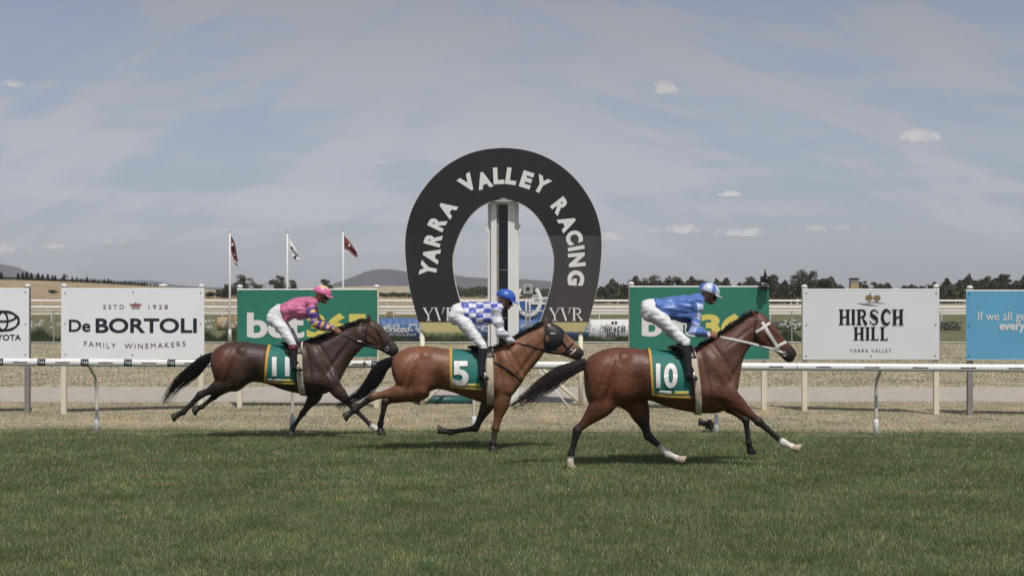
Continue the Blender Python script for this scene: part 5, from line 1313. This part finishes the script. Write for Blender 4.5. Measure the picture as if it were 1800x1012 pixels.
# --- last horse, number 11
BRN = (.042, .023, .017)
hC = horse('racehorse', 'rearmost dark brown horse with black legs and number 11 cloth', 21.5,
  [((371, 626), (373, 644), .09), ((376, 616), (379, 664), .20), ((390, 605.5), (394, 684), .265), ((411, 600), (418, 688), .28), ((435, 600.5), (441, 672), .275), ((460, 605), (467, 674), .275), ((488, 609), (495, 684), .29), ((513, 607), (523, 691), .285),
   ((535, 602), (551, 694), .25), ((557, 597), (577, 690), .215), ((577, 589), (597, 670), .165), ((597, 581), (610, 646), .125), ((615, 574), (624, 626), .108), ((632, 568), (636, 614), .10)],
  [((628, 572), (630, 612), .07), ((643, 565), (642, 610), .088), ((655, 563), (649, 611), .10), ((666, 569), (657, 613), .092), ((676, 579), (666, 615), .070), ((684, 589), (674, 619), .056), ((691, 598), (681, 623), .053), ((697, 606), (687, 626), .055), ((701, 612), (693, 627), .042), ((702, 616), (697, 625), .022)],
  place_bumps([371, 435, 535, 600, 702], 601, .86),
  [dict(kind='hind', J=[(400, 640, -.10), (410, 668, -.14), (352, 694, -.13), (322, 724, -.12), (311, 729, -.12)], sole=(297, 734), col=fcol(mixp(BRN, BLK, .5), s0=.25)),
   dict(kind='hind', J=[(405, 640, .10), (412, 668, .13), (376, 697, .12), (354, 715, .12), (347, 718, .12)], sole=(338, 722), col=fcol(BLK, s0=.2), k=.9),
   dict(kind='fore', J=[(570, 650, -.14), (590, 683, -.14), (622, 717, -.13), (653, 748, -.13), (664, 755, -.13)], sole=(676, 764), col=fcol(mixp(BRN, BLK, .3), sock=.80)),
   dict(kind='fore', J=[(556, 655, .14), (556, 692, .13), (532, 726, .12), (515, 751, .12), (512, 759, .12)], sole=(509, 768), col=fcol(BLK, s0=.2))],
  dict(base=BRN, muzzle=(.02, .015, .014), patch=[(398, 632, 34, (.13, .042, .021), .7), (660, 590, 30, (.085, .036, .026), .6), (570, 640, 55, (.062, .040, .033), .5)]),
  ([(374, 623), (360, 633), (343, 648), (322, 664), (302, 684), (286, 712)], [.04, .075, .10, .09, .06, .025], 380),
  ([(536, 602), (557, 595), (577, 587), (597, 578), (615, 571), (632, 565), (648, 562)], 460, (.09, .18), .3),
  (648, 565, 650, 551), (668, 583), (694, 613), [(680, 613), (688, 615), (694, 617)],
  (474, 524, 654, 122, -5), (500, 530, 38), (528, 535, 5.5),
  [('rein', [(602, 588), (618, 594), (635, 602), (655, 609), (680, 613)], .009, 'leather', True), ('cheek_strap', [(658, 570), (666, 586), (673, 601), (680, 612)], .010, 'leather', True),
   ('nose_band', [(667, 615), (675, 606), (684, 597)], .011, 'leather', True), ('throat_strap', [(646, 571), (643, 590), (645, 608)], .009, 'leather', True), ('rein_marker', [(628, 599), (636, 600)], .010, 'white_leather', False)],
  ('11', 478, 627, 509, 661), 8, ground_x=480)

def jockey(label, Y0, hd, torso, sh, el, wr, hd_pt, hip, kn, an, toe, heel, jersey, helm, brc, bootm, width=1.0, seed=1, cuff=None):
    """hd: helmet centre (px, py, tilt)"""
    g = random.Random(seed); c0 = P(hip[0], 0, Y0)
    t = thing('person', label, 'person', (c0.x, Y0, CH-(hip[1]-HOR)/F*Y0), 'jockeys on the racehorses')
    V = lambda p, dy: P(p[0], p[1], Y0) + Vector((0, dy, 0))
    hc = P(hd[0], hd[1], Y0); rt = Matrix.Rotation(R(hd[2]), 3, 'Y')       # tilt forward
    L_ = lambda x, y, z: hc + rt @ Vector((x, y, z))
    def arms(mb, extra, upto=1.0, lat_r=1.0):
        for s_ in (-1, 1):
            S_ = V(sh, s_*.155); E = V(el, s_*.215); W_ = V(wr, s_*.10)
            if upto < 1: W_ = E.lerp(W_, upto)
            pts = [S_ + Vector((0, -s_*.06, .0)), S_, S_.lerp(E, .35), S_.lerp(E, .8), E, E.lerp(W_, .3), E.lerp(W_, .7), W_]
            rr = [.06, .062, .053, .045, .045, .043, .034, .028]; mb.tube(pts, [r + extra*(1 if i < 7 else .8) for i, r in enumerate(rr)], 12)
    def legs(mb, extra, below=.12):
        for s_ in (-1, 1):
            H_ = V(hip, s_*.085); K = V(kn, s_*.245); A_ = V(an, s_*.335); Kb = K.lerp(A_, below)
            pts = [H_, H_.lerp(K, .3), H_.lerp(K, .7), K + (K-H_).normalized()*.005, Kb]
            mb.tube(pts, [r + extra for r in (.100, .088, .068, .058, .052)], 14)
    # body: one continuous skin
    mb = MB(); loft(mb, [((a[0], a[1]+2), (b[0], b[1]-2), w*.82) for a, b, w in torso], Y0, 3, 24, 2.2, -.012)
    arms(mb, -.008); legs(mb, -.012)
    for s_ in (-1, 1):
        K = V(kn, s_*.245); A_ = V(an, s_*.335); T_ = V(toe, s_*.335); mb.tube([K, K.lerp(A_, .35), A_, A_ + Vector((0, 0, -.02)), T_], [.045, .046, .030, .032, .022], 12)
    nk = V(sh, 0) + Vector((.03, 0, .05)); mb.tube([nk, nk.lerp(L_(-.02, 0, -.09), .5), L_(-.01, 0, -.06)], [.062, .055, .055], 12)
    mb.ell(L_(.0, 0, -.02), (.098, .074, .105), rot=rt); mb.ell(L_(.035, 0, -.085), (.055, .050, .055), rot=rt)
    mb.tube([L_(.092, 0, -.035), L_(.118, 0, -.070), L_(.092, 0, -.078)], [.010, .014, .010], 8)
    mb.ell(L_(.078, 0, -.118), (.022, .024, .018), rot=rt); mb.tube([L_(.083, -.02, -.096), L_(.092, 0, -.096), L_(.083, .02, -.096)], .0085, 8)
    for s_ in (-1, 1): mb.ell(L_(-.005, s_*.074, -.05), (.016, .008, .030), rot=rt); mb.ell(L_(.07, s_*.035, -.03), (.02, .025, .012), rot=rt)
    # hands closed on the reins
    for s_ in (-1, 1):
        W_ = V(wr, s_*.10); H_ = V(hd_pt, s_*.055); d = (H_-W_).normalized(); up = Vector((0, 1, 0)).cross(d).normalized(); up = up if up.z > 0 else -up; la = Vector((0, s_, 0))
        mb.tube([W_ - d*.02, W_, W_ + d*.035, W_ + d*.075, W_ + d*.088], [(.026, .024), (.027, .022), (.038, .019), (.040, .018), (.034, .014)], 12, lat=(0, 1, 0))
        for k in range(4):
            o_ = up*(.030 - .020*k); ln = (.9, 1.0, .95, .78)[k]; b0 = W_ + d*.080 + o_
            mb.tube([b0 - d*.01, b0 + d*.020*ln + la*.004, b0 + d*.034*ln - la*.016, b0 + d*.018*ln - la*.034, b0 - d*.006 - la*.030], [.0095, .0095, .0088, .0082, .007], 8)
        mb.tube([W_ + d*.02 + up*.02, W_ + d*.045 + up*.045 - la*.008, W_ + d*.072 + up*.046 - la*.020], [.012, .011, .008], 8)
    body, Wv = fuse('body', mb, .0072, 2, M['skinattr'], t)
    col = np.tile(np.array((.30, .145, .095)), (len(Wv), 1)); lp = L_(.09, 0, -.096); d = np.linalg.norm(Wv-np.array(lp), axis=1); col[d < .022] = (.26, .09, .075)
    jw = np.linalg.norm(Wv-np.array(L_(.05, 0, -.11)), axis=1); w = np.clip((.07-jw)/.05, 0, 1)[:, None]*.25; col = col*(1-w) + np.array((.16, .10, .075))*w
    setcol(body, col)
    # eyes behind goggles
    for s_ in (-1, 1): MB().ell(L_(.083, s_*.032, -.045), (.012, .013, .010), 10, 8).build('eye', M['eye'], body, True)
    gm = MB(); 
    arcp = [L_(.104*cos(a), .080*sin(a)*1.02, -.043) for a in [R(q) for q in range(-62, 63, 8)]]
    gm.tube(arcp, [(.021, .007)]*len(arcp), 10, lat=(0, 0, 1) if False else None); gg = gm.build('goggles', M['goggle'], t, True)
    # helmet: silk covered shell with a peak
    hm = MB(); rings = []
    for th, zz in [(R(a), 0) for a in (8, 22, 38, 54, 70, 86, 100)]:
        rings.append([L_(.142*sin(th)*cos(2*pi*k/28) - .010, .113*sin(th)*sin(2*pi*k/28), .012 + .115*cos(th)) for k in range(28)])
    hm.rings(rings); ho = hm.build('helmet', M['helmet'], t, True)
    v = np.array([tuple(q) for q in hm.v]); lv = [(rt.inverted() @ (Vector(q)-hc)) for q in v]; setcol(ho, np.array([helm(q) for q in lv]))
    pk = []; 
    for i in range(15):
        a = R(-62 + 124*i/14); pk.append((L_(.134*cos(a)-.006, .106*sin(a), -.002), L_(.134*cos(a) + .062*cos(a)-.004, .112*sin(a)*1.06, -.024)))
    mk('peak', [q for p in pk for q in p], [(2*i, 2*i+2, 2*i+3, 2*i+1) for i in range(14)], M['helmet'], ho, True)
    po = ho.children[0]; setcol(po, np.tile(np.array(helm(None)), (30, 1))); s_ = po.modifiers.new('s', 'SOLIDIFY'); s_.thickness = .006
    MB().tube([L_(.0, .075, -.02), L_(.03, .070, -.09), L_(.062, .03, -.135), L_(.062, -.03, -.135), L_(.03, -.070, -.09), L_(.0, -.075, -.02)], .007, 6).build('chin_strap', M['leather'], ho, True)
    # jersey with loose sleeves
    mb = MB(); loft(mb, torso[2:], Y0, 4, 28, 2.2); arms(mb, .016, .93); mb.tube([nk - Vector((.03, 0, .03)), nk.lerp(L_(-.02, 0, -.09), .35)], [.082, .066], 14)
    jo, Wj = fuse('jersey', mb, .009, 4, M['silk'], t)
    # folds: real displacement along the normals
    def folds(o, W__, amp, sc):
        nrm = np.zeros(3*len(o.data.vertices)); o.data.vertices.foreach_get('normal', nrm); nrm = nrm.reshape(-1, 3)
        dsp = np.array([amp*(noise.noise(Vector((w[0]*sc*.55, w[1]*sc, w[2]*sc*1.5)) + Vector((seed, 0, 0))) + .5*noise.noise(Vector((w[0]*sc*1.6, w[1]*sc*1.5, w[2]*sc*3.2)))) for w in W__])
        W2 = W__ + nrm*dsp[:, None]; o.data.vertices.foreach_set('co', (W2 - np.array(wloc(t))).ravel()); o.data.update()
    folds(jo, Wj, .034, 6.5)
    px = 900 + F*Wj[:, 0]/Y0; py = HOR - F*(Wj[:, 2]-CH)/Y0; ly = Wj[:, 1]-Y0
    S2 = np.array(V(sh, 0))[[0, 2]]; E2 = np.array(V(el, 0))[[0, 2]]; W2 = np.array(V(wr, 0))[[0, 2]]
    def dpar(a, b):
        d = b-a; u = np.clip(((Wj[:, [0, 2]]-a)@d)/(d@d), 0, 1); return np.linalg.norm(Wj[:, [0, 2]]-(a+u[:, None]*d), axis=1), u
    d1, u1 = dpar(S2, E2); d2, u2 = dpar(E2, W2); lat = np.abs(ly)
    sleeve = np.where(d1 < d2, u1*.5, .5 + u2*.5); is_s = ((d1 < .085) & (lat > .135) & (u1 > .03)) | ((d2 < .075) & (u2 > .02))
    is_s |= (d1 < .075) & (u1 > .75)
    setcol(jo, np.array([jersey(px[i], py[i], sleeve[i] if is_s[i] else -1) for i in range(len(Wj))]))
    # breeches
    mb = MB(); loft(mb, [((a[0]-.4, a[1]+.4), (b[0]-.4, b[1]+.5), w) for a, b, w in torso[:3]], Y0, 3, 24, 2.2, .004); legs(mb, .004, .16)
    for s_ in (-1, 1): mb.ell(V(hip, s_*.075) + Vector((-.03, 0, .0)), (.12, .095, .125))
    bo, Wb = fuse('breeches', mb, .0095, 4, M[brc], t); folds(bo, Wb, .018, 8)
    for s_ in (-1, 1):
        K = V(kn, s_*.245); A_ = V(an, s_*.335); T_ = V(toe, s_*.335); Hl = V(heel, s_*.335)
        mb = MB().tube([K.lerp(A_, .08), K.lerp(A_, .3), K.lerp(A_, .62), A_.lerp(K, .08), A_ + Vector((0, 0, -.03))], [.060, .062, .050, .040, .042], 14)
        mb.tube([Hl + Vector((.015, 0, .025)), A_ + Vector((.01, 0, -.035)), A_.lerp(T_, .55) + Vector((0, 0, -.012)), T_], [(.030, .030), (.042, .036), (.034, .042), (.022, .034)], 12, lat=(0, 1, 0))
        b_ = fuse('boot', mb, .009, 3, M['boot'], t)[0]
        if cuff: MB().tube([K.lerp(A_, .06), K.lerp(A_, .30)], [.066, .067], 16).build('boot_cuff', M[cuff], b_, True)
        # stirrup iron round the foot
        q = A_.lerp(T_, .5) + Vector((0, 0, -.03)); ir = [q + Vector((.0, -.055, -.012)), q + Vector((0, .055, -.012)), q + Vector((0, .052, .03)), q + Vector((0, .03, .085)), q + Vector((0, 0, .105)), q + Vector((0, -.03, .085)), q + Vector((0, -.052, .03)), q + Vector((0, -.055, -.012))]
        MB().tube(ir, .0065, 8, lat=(1, 0, 0)).build('stirrup', M['steel'], t, True)
        MB().tube([q + Vector((0, 0, .10)), q.lerp(V((kn[0]-10, kn[1]+12), s_*.25), .5) + Vector((0, 0, .06)), V((kn[0]-14, kn[1]+14), s_*.2)], [(.012, .004)]*3, 6, lat=(0, 1, 0)).build('stirrup_leather', M['leather'], t, True)
    return t
BLU = (.075, .15, .42); LBL = (.30, .36, .56); WH = (.58, .59, .63); NAV = (.02, .035, .16)
def jersA(px, py, s):
    if s < 0: return NAV if (py > 556 and px > 1168) else BLU
    if s < .30: return (.42, .48, .66) if (px > 1222) else BLU
    if s < .36: return BLU
    if s < .52: return (.30, .36, .60)
    return BLU if s < .9 else WH
def helmA(q):
    if q is None: return (.50, .52, .58)
    return BLU if (sin(math.atan2(q.y, q.x)*4 + .6) > .35 and q.z > .01) else (.50, .53, .60)
jockey('jockey in bright blue jersey with white shoulders riding the leading horse', 17.98, (1247, 514, 18),
  [((1127, 536), (1130, 556), .12), ((1133, 529), (1141, 565), .165), ((1150, 526), (1160, 563), .165), ((1170, 524), (1180, 560), .15), ((1192, 521), (1200, 566), .17), ((1211, 518), (1215, 564), .185), ((1227, 517), (1229, 552), .16), ((1237, 521), (1235, 542), .10)],
  (1224, 531), (1216, 580), (1247, 588), (1257, 590), (1146, 547), (1200, 598), (1206, 655), (1220, 663), (1197, 663), jersA, helmA, 'breeches', 'boot', seed=2)
def jersB(px, py, s):
    if s < 0:
        k = (int((px-700)//12.5) + int((py-500)//8.2)) % 2
        return (.06, .085, .40) if k else (.56, .57, .63)
    return (.56, .57, .62)
helmB = lambda q: (.035, .10, .42)
jockey('jockey in blue and white checked jersey riding the middle horse', 19.76, (890, 524, 20),
  [((791, 545), (794, 563), .12), ((797, 536), (804, 571), .165), ((812, 532), (822, 567), .165), ((830, 531), (838, 570), .155), ((848, 530), (854, 573), .17), ((864, 529), (868, 568), .18), ((877, 530), (878, 556), .155), ((885, 533), (884, 549), .10)],
  (872, 543), (880, 584), (904, 601), (913, 604), (806, 556), (850, 607), (847, 655), (860, 664), (838, 664), jersB, helmB, 'breeches', 'boot', seed=5)
PNK = (.50, .13, .26); PUR = (.085, .045, .26); YEL = (.55, .34, .10)
def jersC(px, py, s):
    if s < 0: return PNK
    if s < .10: return PNK
    if s < .16: return PUR
    if s < .24: return YEL if px > 549 else PUR
    if s < .40: return PUR
    return (PUR, YEL)[int(s*14) % 2]
helmC = lambda q: PNK if (q is None or q.z < .075) else (.58, .42, .22)
helmC2 = lambda q: (.60, .16, .32) if (q is None or q.z < .085) else (.60, .45, .25)
jockey('jockey in pink jersey and pink cap riding the rearmost horse', 21.48, (567, 516, 16),
  [((473, 552), (476, 570), .12), ((479, 541), (487, 575), .165), ((492, 534), (503, 566), .165), ((507, 529), (518, 558), .155), ((524, 525), (532, 560), .17), ((539, 522), (544, 558), .18), ((551, 521), (553, 545), .155), ((558, 525), (558, 539), .10)],
  (547, 534), (557, 567), (590, 580), (599, 586), (486, 560), (519, 604), (524, 641), (537, 649), (516, 649), jersC, helmC2, 'breeches', 'boot', seed=9, cuff='maroon')

# ------------------------------------------------------------------ haze
def haze():
    o = MB().box((-9500, -60, -3), (9500, 9700, 260)).build('haze', None)
    m = bpy.data.materials.new('haze_air'); m.use_nodes = True; N = m.node_tree.nodes; L = m.node_tree.links; N.clear()
    out = N.new('ShaderNodeOutputMaterial'); v = N.new('ShaderNodeVolumePrincipled'); v.inputs['Color'].default_value = (.93, .95, 1.0, 1)
    v.inputs['Density'].default_value = 7.5e-5; v.inputs['Anisotropy'].default_value = .1
    L.new(v.outputs[0], out.inputs['Volume']); o.data.materials.append(m); tag(o, kind='stuff')
haze()
